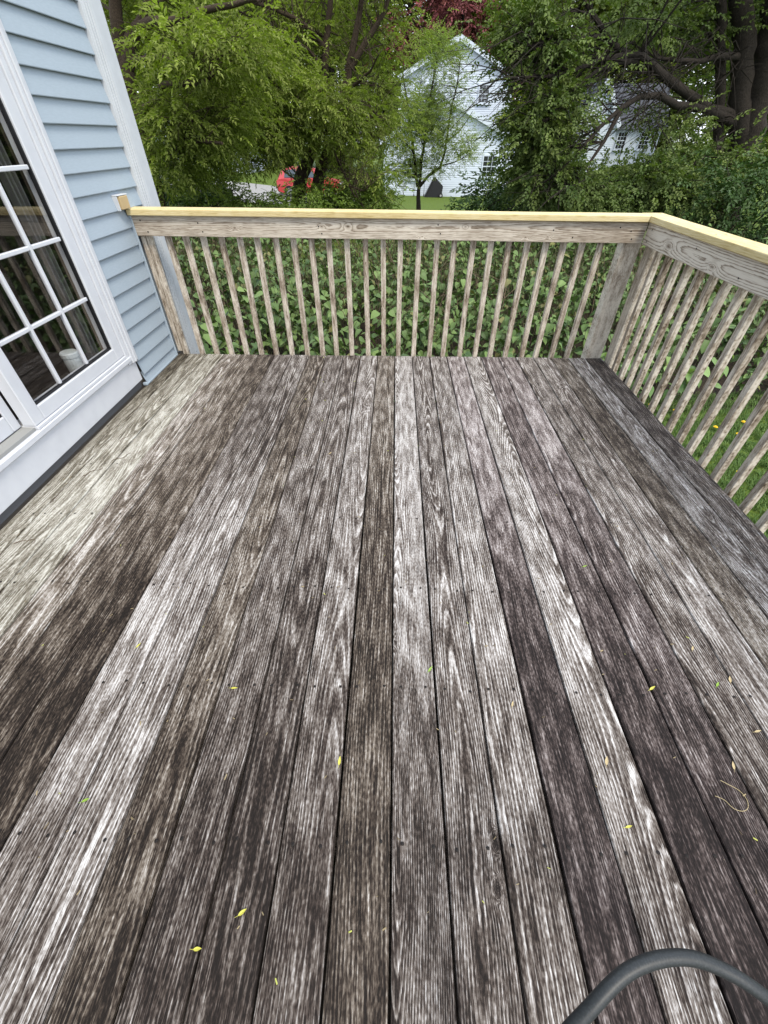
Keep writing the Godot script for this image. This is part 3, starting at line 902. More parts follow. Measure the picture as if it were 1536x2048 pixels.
# ---------------------------------------------------------------- house
const WX := -1.826
func build_house() -> void:
	var h := base("blue_house", Vector3(-1.83, -0.9, -3.82), "pale blue clapboard house with white sliding door at the deck's edge", "house")
	var lo := Vector3.ZERO
	# sheathing and shell with a door opening (z -2.71 .. -0.86, y 0.2 .. 2.26)
	var wm := mat(Color(0.4, 0.36, 0.32), 0.9)
	for q in [[Vector3(-1.97, -0.9, -3.8), Vector3(-1.845, 5.2, -2.73)], [Vector3(-1.97, -0.9, -2.73), Vector3(-1.845, 0.06, -0.84)], [Vector3(-1.97, 2.3, -2.73), Vector3(-1.845, 5.2, -0.84)], [Vector3(-1.97, -0.9, -0.84), Vector3(-1.845, 5.2, 4.5)]]:
		boxpart("wall_sheathing", q[0], q[1], wm, h, 0.0)
	boxpart("end_wall", Vector3(-9.0, -0.9, -3.8), Vector3(-1.975, 5.2, -3.66), M.siding, h, 0.0)
	boxpart("end_wall", Vector3(-9.0, -0.9, 4.36), Vector3(-1.975, 5.2, 4.5), M.siding, h, 0.0)
	boxpart("rear_wall", Vector3(-9.1, -0.9, -3.8), Vector3(-9.0, 5.2, 4.5), M.siding, h, 0.0)
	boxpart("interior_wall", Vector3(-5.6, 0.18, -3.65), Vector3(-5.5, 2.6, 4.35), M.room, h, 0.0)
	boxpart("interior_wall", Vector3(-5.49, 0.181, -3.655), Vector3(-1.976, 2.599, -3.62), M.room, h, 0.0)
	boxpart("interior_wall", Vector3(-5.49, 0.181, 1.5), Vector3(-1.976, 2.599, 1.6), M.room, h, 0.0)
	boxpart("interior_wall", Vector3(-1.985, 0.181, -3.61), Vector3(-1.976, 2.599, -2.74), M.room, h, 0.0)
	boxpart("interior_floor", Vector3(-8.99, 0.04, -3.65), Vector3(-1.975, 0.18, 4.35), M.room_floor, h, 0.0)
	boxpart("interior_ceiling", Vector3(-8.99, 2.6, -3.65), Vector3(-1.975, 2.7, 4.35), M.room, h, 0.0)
	var rb := MB.new()
	var q := [Vector3(-1.4, 5.2, -4.2), Vector3(-1.4, 5.2, 4.9), Vector3(-5.5, 7.6, 4.9), Vector3(-5.5, 7.6, -4.2), Vector3(-9.6, 5.2, -4.2), Vector3(-9.6, 5.2, 4.9)]
	for k in 6: q[k] -= h.position
	rb.quad(q[0], q[3], q[2], q[1]); rb.quad(q[3], q[4], q[5], q[2]); rb.quad(q[0], q[1], q[5], q[4])
	rb.tri(q[0], q[4], q[3]); rb.tri(q[1], q[2], q[5])
	part("roof", rb.done(), M.roof, h)
	# clapboards: lap edges every 0.1016 m
	for k in 51:
		var y0 := 1.7986 - 0.1016 * 17 - 0.0676 if k == 0 else 1.7986 - 0.1016 * (18 - k)
		var y1 := 1.7986 - 0.1016 * (17 - k)
		if y1 > 5.2: break
		var spans := [[-3.585, -2.822], [-0.745, 4.4]]
		if y0 < 0.9: spans = [[-3.352, -2.822], [-3.585, -3.432], [-0.745, 4.4]]
		if y1 > 2.42: spans = [[-3.585, 4.4]]
		for sp in spans:
			var b := MB.new()
			var z0: float = sp[0]
			var z1: float = sp[1]
			# a bent sheet: its front face, a thin lip at the foot, and a hollow behind
			var pr := [Vector2(0.0175, y0 + 0.001), Vector2(0.019, y0), Vector2(0.0205, y0 + 0.004), Vector2(0.0, y1 + 0.02), Vector2(-0.002, y1 + 0.02)]
			var mid := Vector3(WX, (y0 + y1) / 2, (z0 + z1) / 2)
			for e in 5:
				var a: Vector2 = pr[e]
				var c: Vector2 = pr[(e + 1) % 5]
				b.quad_out(Vector3(WX + a.x, a.y, z0) - mid, Vector3(WX + a.x, a.y, z1) - mid, Vector3(WX + c.x, c.y, z1) - mid, Vector3(WX + c.x, c.y, z0) - mid, Vector3(0.009, 0.0101, 0))
			part("clapboard", b.done(), M.siding, h, mid - h.position)
	# channel strips at the cut beside the railing, and the foot of the siding
	boxpart("channel_strip", Vector3(-1.832, 0.0, -3.368), Vector3(-1.798, 0.955, -3.354), M.siding, h)
	boxpart("channel_strip", Vector3(-1.832, 0.0, -3.45), Vector3(-1.808, 0.9, -3.43), M.siding, h)
	boxpart("foot_strip", Vector3(-1.832, 0.001, -3.352), Vector3(-1.8, 0.013, -2.802), M.siding, h, 0.002)
	boxpart("channel_strip", Vector3(-1.832, 0.0, -2.82), Vector3(-1.802, 0.02, -2.80), M.siding, h)
	# stub of old rail let into the siding, with its white flashing
	boxpart("wood_stub", Vector3(-1.835, 0.992, -3.345), Vector3(-1.772, 1.06, -3.243), mat(lin(0.42, 0.31, 0.16), 0.85), h)
	boxpart("flashing", Vector3(-1.835, 1.062, -3.36), Vector3(-1.775, 1.068, -3.236), M.trim, h, 0.002)
	boxpart("flashing", Vector3(-1.835, 0.985, -3.241), Vector3(-1.785, 1.061, -3.235), M.trim, h, 0.002)
	# fluted corner board
	var cb := MB.new()
	var prof := [[-3.582, 0.0], [-3.582, 0.03], [-3.60, 0.033], [-3.606, 0.024], [-3.612, 0.033], [-3.63, 0.033], [-3.636, 0.024], [-3.642, 0.033], [-3.66, 0.033], [-3.666, 0.024], [-3.672, 0.033], [-3.70, 0.036], [-3.82, 0.036], [-3.83, 0.03], [-3.84, 0.0], [-3.84, -0.1]]
	for i in prof.size() - 1:
		var a: Array = prof[i]
		var c: Array = prof[i + 1]
		cb.quad_out(Vector3(WX + a[1], -0.3, a[0]) - h.position, Vector3(WX + a[1], 5.2, a[0]) - h.position, Vector3(WX + c[1], 5.2, c[0]) - h.position, Vector3(WX + c[1], -0.3, c[0]) - h.position, Vector3(WX - 0.3, 2, -3.7) - h.position)
	part("corner_board", cb.done(), M.trim, h)
	# --- sliding door: casing, sashes, glass, bars
	var door := MB.new()
	var off := Vector3(-1.83, 0.2, -1.785)
	var add := func(a: Vector3, c: Vector3, r: float) -> void:
		door.cut_box(a - off, c - off, r)
	for s in [[-2.818, -2.79, -1.8], [-2.788, -2.768, -1.79], [-2.766, -2.742, -1.796], [-2.74, -2.704, -1.806]]:
		add.call(Vector3(-1.9, 0.19, s[0]), Vector3(s[2], 2.42, s[1]), 0.003)
	for s in [[-0.866, -0.83, -1.806], [-0.828, -0.75, -1.796]]:
		add.call(Vector3(-1.9, 0.19, s[0]), Vector3(s[2], 2.42, s[1]), 0.003)
	add.call(Vector3(-1.9, 2.27, -2.703), Vector3(-1.806, 2.42, -0.867), 0.003)
	var dn := part("sliding_door", door.done(), M.white, h, off - h.position)
	tag(dn, "white sliding patio door with grid of small panes")
	var dpart := func(called: String, a: Vector3, c: Vector3, m: Material, r: float) -> void:
		var b := MB.new()
		var mid := (a + c) * 0.5
		b.cut_box(a - mid, c - mid, r)
		part(called, b.done(), m, dn, mid - off)
	# fixed sash (front) around the near glass
	dpart.call("sash_stile", Vector3(-1.88, 0.258, -2.702), Vector3(-1.814, 2.265, -2.622), M.white, 0.004)
	dpart.call("sash_stile", Vector3(-1.88, 0.258, -1.865), Vector3(-1.814, 2.265, -1.79), M.white, 0.004)
	dpart.call("sash_rail", Vector3(-1.88, 0.258, -2.621), Vector3(-1.814, 0.333, -1.866), M.white, 0.004)
	dpart.call("sash_rail", Vector3(-1.88, 2.13, -2.621), Vector3(-1.814, 2.265, -1.866), M.white, 0.004)
	var gasket := mat(Color(0.06, 0.06, 0.07), 0.5)
	for s in [[-2.62, -2.612], [-1.875, -1.867]]:
		dpart.call("glazing_seal", Vector3(-1.846, 0.334, s[0]), Vector3(-1.824, 2.129, s[1]), gasket, 0.001)
	dpart.call("glazing_seal", Vector3(-1.846, 0.334, -2.611), Vector3(-1.824, 0.342, -1.876), gasket, 0.001)
	for zc in [-2.103, -2.365]:
		dpart.call("glazing_bar", Vector3(-1.85, 0.343, zc - 0.0095), Vector3(-1.828, 2.129, zc + 0.0095), M.white, 0.003)
	for k in 5:
		var yc := 0.333 + 0.2995 * (k + 1)
		for s in [[-2.611, -2.376], [-2.354, -2.1135], [-2.0925, -1.876]]:
			dpart.call("glazing_bar", Vector3(-1.849, yc - 0.0095, s[0]), Vector3(-1.829, yc + 0.0095, s[1]), M.white, 0.003)
	for k in 6:
		for s in [[-2.611, -2.376], [-2.354, -2.1135], [-2.0925, -1.876]]:
			dpart.call("pane", Vector3(-1.8405, 0.343 + 0.2995 * k, s[0]), Vector3(-1.8375, 0.343 + 0.2995 * k + 0.28, s[1]), M.glass, 0.0002)
	# moving leaf (set back)
	dpart.call("sash_stile", Vector3(-1.95, 0.258, -1.788), Vector3(-1.886, 2.265, -1.735), M.white, 0.004)
	dpart.call("sash_stile", Vector3(-1.95, 0.258, -0.945), Vector3(-1.886, 2.265, -0.868), M.white, 0.004)
	dpart.call("sash_rail", Vector3(-1.95, 0.258, -1.734), Vector3(-1.886, 0.345, -0.946), M.white, 0.004)
	dpart.call("sash_rail", Vector3(-1.95, 2.13, -1.734), Vector3(-1.886, 2.265, -0.946), M.white, 0.004)
	dpart.call("glazing_seal", Vector3(-1.92, 0.346, -1.733), Vector3(-1.892, 2.129, -1.722), gasket, 0.001)
	dpart.call("glazing_seal", Vector3(-1.92, 0.346, -1.72), Vector3(-1.892, 0.356, -0.95), gasket, 0.001)
	dpart.call("pane", Vector3(-1.908, 0.357, -1.721), Vector3(-1.905, 2.129, -0.947), M.glass, 0.0002)
	# inner track profiles seen through the glass
	for s in [-2.602, -2.58, -2.56]:
		dpart.call("inner_jamb", Vector3(-1.955, 0.26, s), Vector3(-1.9 - (s + 2.602) * 0.4, 2.13, s + 0.012), mat(Color(0.3, 0.3, 0.3), 0.6), 0.002)
	# sill and skirt
	dpart.call("sill", Vector3(-1.96, 0.207, -2.76), Vector3(-1.80, 0.238, -0.80), M.white, 0.004)
	dpart.call("track", Vector3(-1.886, 0.2382, -1.786), Vector3(-1.822, 0.2572, -0.868), M.sill_grey, 0.002)
	dpart.call("track", Vector3(-1.96, 0.2382, -2.702), Vector3(-1.806, 0.2572, -1.79), M.white, 0.003)
	dpart.call("skirt_board", Vector3(-1.845, 0.05, -2.80), Vector3(-1.817, 0.206, -0.76), M.white, 0.003)
	dpart.call("grey_base_strip", Vector3(-1.845, 0.0, -2.79), Vector3(-1.836, 0.049, 4.4), M.strip, 0.002)
	# the pot that stands inside behind the glass
	var pot := base("white_jar", Vector3(-2.02, 0.18, -2.5), "small white lidded jar on the floor inside the sliding door", "jar")
	var pb := MB.new()
	var wj := mat(Color(0.85, 0.87, 0.86), 0.5)
	lathe(pb, [[0.0, 0.0], [0.04, 0.0], [0.044, 0.006], [0.048, 0.14], [0.046, 0.15]], 18)
	part("body", pb.done(), wj, pot)
	pb = MB.new()
	lathe(pb, [[0.046, 0.151], [0.052, 0.153], [0.052, 0.176], [0.047, 0.182], [0.0, 0.183]], 18)
	part("lid", pb.done(), wj, pot)

func lathe(b: MB, pr: Array, sides: int) -> void:
	for i in pr.size() - 1:
		for k in sides:
			var a0 := TAU * k / sides
			var a1 := TAU * (k + 1) / sides
			var p: Array = pr[i]
			var q: Array = pr[i + 1]
			var A := Vector3(p[0] * cos(a0), p[1], p[0] * sin(a0))
			var B := Vector3(p[0] * cos(a1), p[1], p[0] * sin(a1))
			var C := Vector3(q[0] * cos(a1), q[1], q[0] * sin(a1))
			var D := Vector3(q[0] * cos(a0), q[1], q[0] * sin(a0))
			b.quad_out(A, B, C, D, Vector3(0, (pr[0][1] + pr[-1][1]) * 0.5, 0))

func smooth_path(ctrl: Array, per: int) -> Array:
	var o := []
	for i in ctrl.size() - 1:
		var a: Vector3 = ctrl[maxi(i - 1, 0)]
		var b: Vector3 = ctrl[i]
		var c: Vector3 = ctrl[i + 1]
		var d: Vector3 = ctrl[mini(i + 2, ctrl.size() - 1)]
		for k in per:
			o.append(b.cubic_interpolate(c, a, d, float(k) / per))
	o.append(ctrl[-1])
	return o

func build_hose() -> void:
	var b := MB.new()
	var p := smooth_path([Vector3(0.1, 0.0115, 0.75), Vector3(0.16, 0.012, 0.5), Vector3(0.18, 0.1, 0.3), Vector3(0.2, 0.26, 0.16), Vector3(0.235, 0.365, 0.082), Vector3(0.287, 0.405, 0.039), Vector3(0.354, 0.42, 0.0), Vector3(0.427, 0.42, -0.016), Vector3(0.492, 0.41, -0.009), Vector3(0.57, 0.385, 0.025), Vector3(0.72, 0.28, 0.11), Vector3(0.85, 0.12, 0.24), Vector3(0.92, 0.02, 0.4), Vector3(0.95, 0.0115, 0.6), Vector3(0.96, 0.0115, 0.8)], 8)
	b.tube(p, 0.0100, 0.0100, 16)
	tag(part("garden_hose", b.done(), M.hose, self), "dark grey rubber hose arching above the deck boards", "hose")

# ---------------------------------------------------------------- trees and plants
func build_trees() -> void:
	var lm := leaf_mat(0.95)
	var s_long := sprig(8, 0.26, 0.105, 0.04, 3, 0.25)
	var s_fine := sprig(8, 0.22, 0.075, 0.026, 4, 0.1)
	var s_round := sprig(9, 0.24, 0.066, 0.046, 5, 0.15)
	tree("maple_tree", "forked tree with arching grey limbs just beyond the house corner", "", LIMBS_BY_CORNER, CROWN_BY_CORNER, {"seed": 31, "sprig": s_long, "leaves": lm, "bark": M.bark, "sprigs": 31, "clump": 0.6, "ca": Color(0.14, 0.175, 0.035), "cb": Color(0.34, 0.39, 0.10)})
	tree("box_elder_tree", "large multi-stemmed leafy tree standing in front of the red car", "", LIMBS_MULTI_STEM, CROWN_MULTI_STEM, {"seed": 32, "sprig": s_long, "leaves": lm, "bark": M.bark, "bare": 160, "lean": Vector3(0, 0.5, 0.2), "sprigs": 31, "clump": 0.65, "size": 1.1, "ca": Color(0.145, 0.185, 0.038), "cb": Color(0.36, 0.41, 0.11)})
	tree("slender_tree", "slender upright young tree with sparse pale leaves before the white house", "", LIMBS_SLENDER, CROWN_SLENDER, {"seed": 33, "sprig": s_fine, "leaves": lm, "bark": M.bark_dark, "sprigs": 42, "clump": 0.5, "size": 1.2, "ca": Color(0.16, 0.21, 0.06), "cb": Color(0.32, 0.37, 0.14), "twig": 1.1})
	tree("twin_trunk_tree", "big dark twin-trunked tree with low spreading branches above the side railing", "", LIMBS_TWIN_TRUNK, CROWN_TWIN_TRUNK, {"seed": 34, "sprig": s_round, "leaves": leaf_mat(0.75), "bark": M.bark_dark, "sprigs": 46, "clump": 0.48, "low": true, "bare": 260, "lean": Vector3(-0.9, -0.25, 0.3), "ca": Color(0.06, 0.098, 0.024), "cb": Color(0.19, 0.24, 0.065)})
	# far trees, built around their own foot
	var far_sprig := sprig(9, 0.7, 0.32, 0.17, 8, 0.4)
	var far_kinds := []
	for k in 3:
		far_kinds.append([far_limbs(k), far_blobs(k)])
	var spots := [
		[-34, -52, 1.1, 0, "tall"], [-26, -60, 1.25, 1, ""], [-19, -58, 1.0, 2, ""], [-12.5, -62, 1.2, 0, ""], [-6.5, -58, 1.05, 1, ""], [-1, -62, 1.1, 2, ""],
		[11, -64, 1.2, 1, ""], [15, -60, 0.9, 0, ""], [20.5, -62, 1.15, 2, ""], [27, -60, 1.1, 1, ""], [34, -54, 1.1, 0, ""], [41, -50, 1.2, 2, ""], [11.4, -47.5, 0.5, 2, ""], [25.5, -39, 0.95, 1, ""], [-20, -36, 0.7, 2, ""], [-29, -40, 0.9, 1, ""], [31, -48, 0.9, 2, ""], [23.5, -57, 1.0, 0, ""]]
	for i in spots.size():
		var s: Array = spots[i]
		var p := Vector3(s[0], 0, s[1])
		if s[1] < -47.8: s[2] *= 1.55
		var lab: String = FAR_LABELS[i]
		var limbs := []
		for l in far_kinds[s[3]][0]:
			var pts := []
			for q in l[2]: pts.append(p + Vector3(0, ground_y(p.x, p.z), 0) + q * s[2])
			limbs.append([l[0] * s[2], l[1] * s[2], pts])
		var bl := []
		for q in far_kinds[s[3]][1]:
			bl.append([p + Vector3(0, ground_y(p.x, p.z), 0) + q[0] * s[2], q[1] * s[2], q[2]])
		var warm := 0.5 + 0.5 * sin(i * 2.3)
		tree("background_tree", lab, "trees beyond the lawn", limbs, bl, {"seed": 50 + i, "sprig": far_sprig, "leaves": lm, "bark": M.bark_dark, "sprigs": 25, "clump": 1.9, "size": 1.15, "twig": 3.0, "ca": Color(0.085, 0.12, 0.024).lerp(Color(0.13, 0.165, 0.024), warm), "cb": Color(0.22, 0.27, 0.065).lerp(Color(0.31, 0.35, 0.065), warm)})
	# the copper-leaved tree behind the white house
	var rp := Vector3(5.2, ground_y(5.2, -57), -57)
	var rl := []
	for l in far_limbs(1):
		var pts := []
		for q in l[2]: pts.append(rp + q * 1.7)
		rl.append([l[0], l[1], pts])
	var rbs := []
	for q in far_blobs(1): rbs.append([rp + q[0] * 1.7, q[1] * 1.15, q[2]])
	tree("copper_leaved_tree", "dark red-leaved tree rising behind the white house roof", "", rl, rbs, {"seed": 77, "sprig": far_sprig, "leaves": leaf_mat(0.6), "bark": M.bark_dark, "sprigs": 24, "clump": 1.5, "size": 1.0, "twig": 3.0, "ca": Color(0.14, 0.035, 0.04), "cb": Color(0.28, 0.10, 0.10)})

const FAR_LABELS := [
	"background tree at the far left, behind the house corner", "tall background tree behind the maple beside the house corner", "rounded background tree behind the white garage", "tall background tree rising above the driveway",
	"background tree directly behind the red car", "background tree behind the white house's left edge", "tall background tree just right of the white house", "smaller background tree between the two white houses",
	"background tree rising behind the grey roof", "background tree just right of the grey-roofed house", "background tree behind the twin-trunked tree", "background tree at the far right edge of the picture",
	"small leafy tree at the right corner of the white house", "mid-sized tree on the lawn behind the twin-trunked tree", "small leafy tree at the near edge of the driveway", "mid-sized tree behind the house corner, nearest the driveway", "rounded background tree between the twin trunks and the grey roof", "tall background tree close behind the grey-roofed house"]

func far_limbs(k: int) -> Array:
	var r := RandomNumberGenerator.new()
	r.seed = 300 + k
	var o := [[0.36, 0.2, [Vector3.ZERO, Vector3(0.1, 2, 0), Vector3(-0.1, 4, 0.1), Vector3(0.1, 6.5, 0)]]]
	for i in 7:
		var a := i * 2.4 + r.randf()
		var y := r.randf_range(2.4, 6.4)
		var d := Vector3(cos(a), 0, sin(a))
		o.append([0.14, 0.03, [Vector3(0, y, 0), d * 1.2 + Vector3(0, y + 0.9, 0), d * 2.4 + Vector3(0, y + 2.0, 0), d * 3.2 + Vector3(0, y + 3.4, 0)]])
	return o

func far_blobs(k: int) -> Array:
	var r := RandomNumberGenerator.new()
	r.seed = 320 + k
	var o := [[Vector3(0, 6.5, 0), Vector3(3.6, 4.2, 3.6), 46], [Vector3(0, 1.5, 0), Vector3(3.2, 1.1, 2.6), 18]]
	for i in 5:
		var a := i * 1.3 + r.randf() * 0.6
		o.append([Vector3(cos(a) * 2.8, r.randf_range(3.0, 8.0), sin(a) * 2.8), Vector3(2.0, 1.7, 2.0), 12])
	return o

# heart-shaped leaf with a folded midrib, tip along +z
func heart_leaf(size: float, bend: float, fold: float) -> ArrayMesh:
	var b := MB.new()
	var half := [Vector2(0.0, 0.0), Vector2(0.30, -0.10), Vector2(0.46, 0.10), Vector2(0.44, 0.36), Vector2(0.28, 0.66), Vector2(0.10, 0.90), Vector2(0.0, 1.04)]
	var rib := []
	for i in 7:
		rib.append(Vector3(0, 0, half[i].y))
	for sd in [-1.0, 1.0]:
		var ed := []
		for i in 7:
			var p: Vector2 = half[i]
			ed.append(Vector3(p.x * sd, p.x * fold, p.y))
		for i in 6:
			var q := []
			for v in [rib[i], ed[i], ed[i + 1], rib[i + 1]]:
				var w: Vector3 = v
				w.y -= bend * w.z * w.z
				q.append(w * size)
			b.tint = Color(1, 1, 1)
			if sd > 0:
				b.quad(q[0], q[3], q[2], q[1])
			else:
				b.quad(q[0], q[1], q[2], q[3])
	return b.done()

const ORDINALS := ["first", "second", "third", "fourth", "fifth", "sixth", "seventh", "eighth", "ninth", "tenth", "eleventh", "twelfth", "thirteenth", "fourteenth", "fifteenth", "sixteenth", "seventeenth", "eighteenth", "nineteenth", "twentieth", "twenty-first", "twenty-second", "twenty-third", "twenty-fourth", "twenty-fifth", "twenty-sixth"]

func build_bank() -> void:
	var lm := leaf_mat(0.5, 0.5)
	var hearts := [heart_leaf(0.10, 0.25, 0.22), heart_leaf(0.085, 0.4, 0.3), heart_leaf(0.115, 0.15, 0.16)]
	var lmats := []
	for c in [Color(0.09, 0.16, 0.045), Color(0.13, 0.21, 0.06), Color(0.065, 0.12, 0.035), Color(0.18, 0.27, 0.085)]:
		var m := mat(lin(c.r, c.g, c.b), 0.5, 0.4)
		m.backlight_enabled = true
		m.backlight = Color(0.4, 0.5, 0.2)
		lmats.append(m)
	var stem_m := mat(lin(0.075, 0.08, 0.03), 0.8)
	var r := RandomNumberGenerator.new()
	r.seed = 61
	# single plants right behind the railing
	var count := 0
	for i in 33:
		var z := -3.66 - r.randf_range(0.0, 0.3) if i < 26 else -4.15 - (i - 26) * 0.03 - r.randf_range(0.0, 0.2)
		var x := (-1.682 + i * 0.1266 + r.randf_range(-0.02, 0.02)) * -z / 3.42 if i < 26 else 1.75 + (i - 26) * 0.3 + r.randf_range(-0.05, 0.05)
		var gy := ground_y(x, z)
		var hgt := r.randf_range(0.5, 0.78)
		var t := base("knotweed_plant", Vector3(x, gy, z), "young heart-leaved plant seen through the %s baluster gap from the house" % ORDINALS[i] if i < 26 else "heart-leaved plant at the lawn edge beyond the side railing, %s from the corner post" % ORDINALS[i - 26], "plant", "heart-leaved plants behind the back railing" if i < 26 else "heart-leaved plants along the lawn edge")
		var lean := Vector3(r.randf_range(-0.22, 0.22), 0, r.randf_range(-0.15, 0.25))
		var pts := []
		for k in 6:
			var f := k / 5.0
			pts.append(Vector3(lean.x * f * f, hgt * f - (0.08 if k == 0 else 0.0), lean.z * f * f))
		var b := MB.new()
		b.tube(pts, 0.006, 0.003, 5)
		part("stem", b.done(), stem_m, t)
		for k in 9:
			var f := 0.3 + 0.7 * k / 8.0
			var a := k * 2.4 + r.randf() * 0.8
			var dir := Vector3(cos(a), 0, sin(a))
			var p := Vector3(lean.x * f * f, hgt * f, lean.z * f * f)
			var l := part("leaf", hearts[(k + i) % 3], lmats[r.randi() % 4], t, p + dir * 0.012)
			var bs := Basis(Vector3.UP, -a + PI / 2)
			bs = Basis(bs.x, r.randf_range(0.1, 0.9)) * bs
			bs = bs.rotated(dir, r.randf_range(-0.4, 0.4))
			l.basis = bs.scaled(Vector3.ONE * r.randf_range(0.75, 1.25))
			count += 1
	# the mass of the thicket
	var where := [[], [], []]
	var cols := [[], [], []]
	var stems := MB.new()
	var n := 0
	var gaps := FastNoiseLite.new()
	gaps.seed = 17
	gaps.frequency = 0.75
	while n < 4300:
		var x := r.randf_range(-7.0, 8.5)
		var z := -3.72 - pow(r.randf(), 0.75) * 6.4
		if x > 1.65 and z > -4.25 - 0.1 * (x - 1.6) + 0.08 * sin(x * 5.0): continue
		if x < -1.75 and z > -4.3: continue
		var den := gaps.get_noise_2d(x, z * 1.3)
		if den < r.randf_range(-0.42, 0.0): continue
		n += 1
		var gy := ground_y(x, z)
		var back := clampf((-z - 3.7) / 6.0, 0, 1)
		var hgt := r.randf_range(0.32, 0.62) + back * 0.5 + 0.42 * den + 0.06 * sin(x * 1.7 + z) * sin(z * 1.3)
		var lean := Vector3(r.randfn() * 0.16, 0, r.randfn() * 0.16 + 0.05)
		stems.tube([Vector3(x, gy - 0.03, z), Vector3(x + lean.x * 0.3, gy + hgt * 0.5, z + lean.z * 0.3), Vector3(x + lean.x, gy + hgt, z + lean.z)], 0.005, 0.002, 4, false)
		var nl := 5 + r.randi() % 5
		if r.randf() < 0.18 * (0.4 + back): nl = 1
		var bright := r.randf()
		for k in nl:
			var f := 0.25 + 0.75 * (k + r.randf()) / nl
			var a := k * 2.4 + r.randf()
			var dir := Vector3(cos(a), 0, sin(a))
			var p := Vector3(x + lean.x * f * f, gy + hgt * f, z + lean.z * f * f) + dir * 0.02
			var bs := Basis(Vector3.UP, -a + PI / 2)
			bs = Basis(bs.x, r.randf_range(0.0, 0.95)) * bs
			bs = bs.rotated(dir, r.randf_range(-0.5, 0.5)).scaled(Vector3.ONE * r.randf_range(0.6, 1.15) * (1.0 - 0.3 * back))
			var w := r.randi() % 3
			where[w].append(Transform3D(bs, p))
			var c := Color(0.045, 0.085, 0.024).lerp(Color(0.19, 0.28, 0.085), pow(clampf(bright * 0.55 + r.randf() * 0.45, 0, 1), 1.4))
			if r.randf() < 0.12 * back: c = Color(0.17, 0.17, 0.06)
			c.a = 1.0
			cols[w].append(c)
	var th := base("knotweed_thicket", Vector3(0, -0.9, -5), "thicket of heart-leaved green plants filling the bank behind the deck", "thicket", "", "stuff")
	part("stems", stems.done(), stem_m, th, Vector3(0, 0.9, 5)).set_meta("kind", "stuff")
	for w in 3:
		var mm := multi("leaves", hearts[w], lm, where[w], cols[w], th)
		mm.position = Vector3(0, 0.9, 5)
	# dry brown canes standing in the thicket
	var canes := MB.new()
	for i in 520:
		var x := r.randf_range(-6.0, 6.0)
		var z := -4.6 - pow(r.randf(), 0.6) * 5.5
		if x > 1.7 and z > -5.0: continue
		var gy := ground_y(x, z)
		var hgt := r.randf_range(0.6, 1.35)
		var lean := Vector3(r.randfn() * 0.3, 0, r.randfn() * 0.3)
		canes.tint = Color(1, 1, 1) * r.randf_range(0.6, 1.3)
		canes.tube([Vector3(x, gy, z), Vector3(x + lean.x * 0.4, gy + hgt * 0.55, z + lean.z * 0.4), Vector3(x + lean.x, gy + hgt, z + lean.z)], 0.005, 0.0018, 4, false)
		for k in 2:
			var q := Vector3(x + lean.x * 0.4, gy + hgt * 0.55, z + lean.z * 0.4)
			canes.tube([q, q + Vector3(r.randfn() * 0.1, 0.15, r.randfn() * 0.1), q + Vector3(r.randfn() * 0.22, 0.28, r.randfn() * 0.22)], 0.003, 0.001, 3, false)
	var cm := mat(lin(0.17, 0.12, 0.075), 0.9)
	cm.vertex_color_use_as_albedo = true
	tag(part("dry_canes", canes.done(), cm, self), "dry brown canes and twigs standing among the green thicket", "canes", "", "stuff")
	# lawn grass by the side railing
	var tuft := MB.new()
	for i in 7:
		var a := i * 0.9 + 0.2
		var d := Vector3(cos(a), 0, sin(a))
		var s := d.cross(Vector3.UP) * 0.0022
		var f := 0.02 + 0.005 * i
		var hh := 0.035 + 0.006 * (i % 4)
		tuft.tint = Color(1, 1, 1) * (0.8 + 0.07 * i)
		tuft.quad(d * 0.008 - s, d * 0.008 + s, d * (0.008 + f * 0.4) + s * 0.8 + Vector3(0, hh * 0.6, 0), d * (0.008 + f * 0.4) - s * 0.8 + Vector3(0, hh * 0.6, 0))
		tuft.tri(d * (0.008 + f * 0.4) - s * 0.8 + Vector3(0, hh * 0.6, 0), d * (0.008 + f * 0.4) + s * 0.8 + Vector3(0, hh * 0.6, 0), d * (0.008 + f) + Vector3(0, hh, 0))
	var tm := tuft.done()
	var gw := []
	var gc := []
	for i in 26000:
		var x := 1.75 + pow(r.randf(), 1.2) * 5.0
		var z := r.randf_range(-5.2, 0.8)
		if z < -4.35 - 0.1 * (x - 1.6): continue
		gw.append(Transform3D(Basis(Vector3.UP, r.randf() * TAU).scaled(Vector3.ONE * r.randf_range(0.7, 1.5)), Vector3(x, ground_y(x, z), z)))
		var c := Color(0.05, 0.11, 0.02).lerp(Color(0.13, 0.2, 0.045), r.randf())
		c.a = 1.0
		gc.append(c)
	var gr := multi("lawn_grass", tm, leaf_mat(0.4, 0.6), gw, gc, self)
	tag(gr, "short green mown grass below the side railing", "grass", "", "stuff")
	# dandelions in the lawn
	var ym := mat(Color(0.95, 0.78, 0.08), 0.7)
	var fl := MB.new()
	for ring in 3:
		for k in 12:
			var a := TAU * k / 12 + ring * 0.26
			var d := Vector3(cos(a), 0, sin(a))
			var s := d.cross(Vector3.UP) * 0.0035
			var rr := 0.022 - ring * 0.006
			var y := 0.004 + ring * 0.004
			fl.quad(Vector3(0, y, 0) - s * 0.4, Vector3(0, y, 0) + s * 0.4, d * rr + s + Vector3(0, y + 0.003, 0), d * rr - s + Vector3(0, y + 0.003, 0))
	var flm := fl.done()
	var spots := [Vector2(2.83, -4.22), Vector2(3.04, -4.1), Vector2(3.63, -3.87), Vector2(3.28, -3.76), Vector2(3.43, -3.63), Vector2(3.05, -2.99), Vector2(2.45, -2.2)]
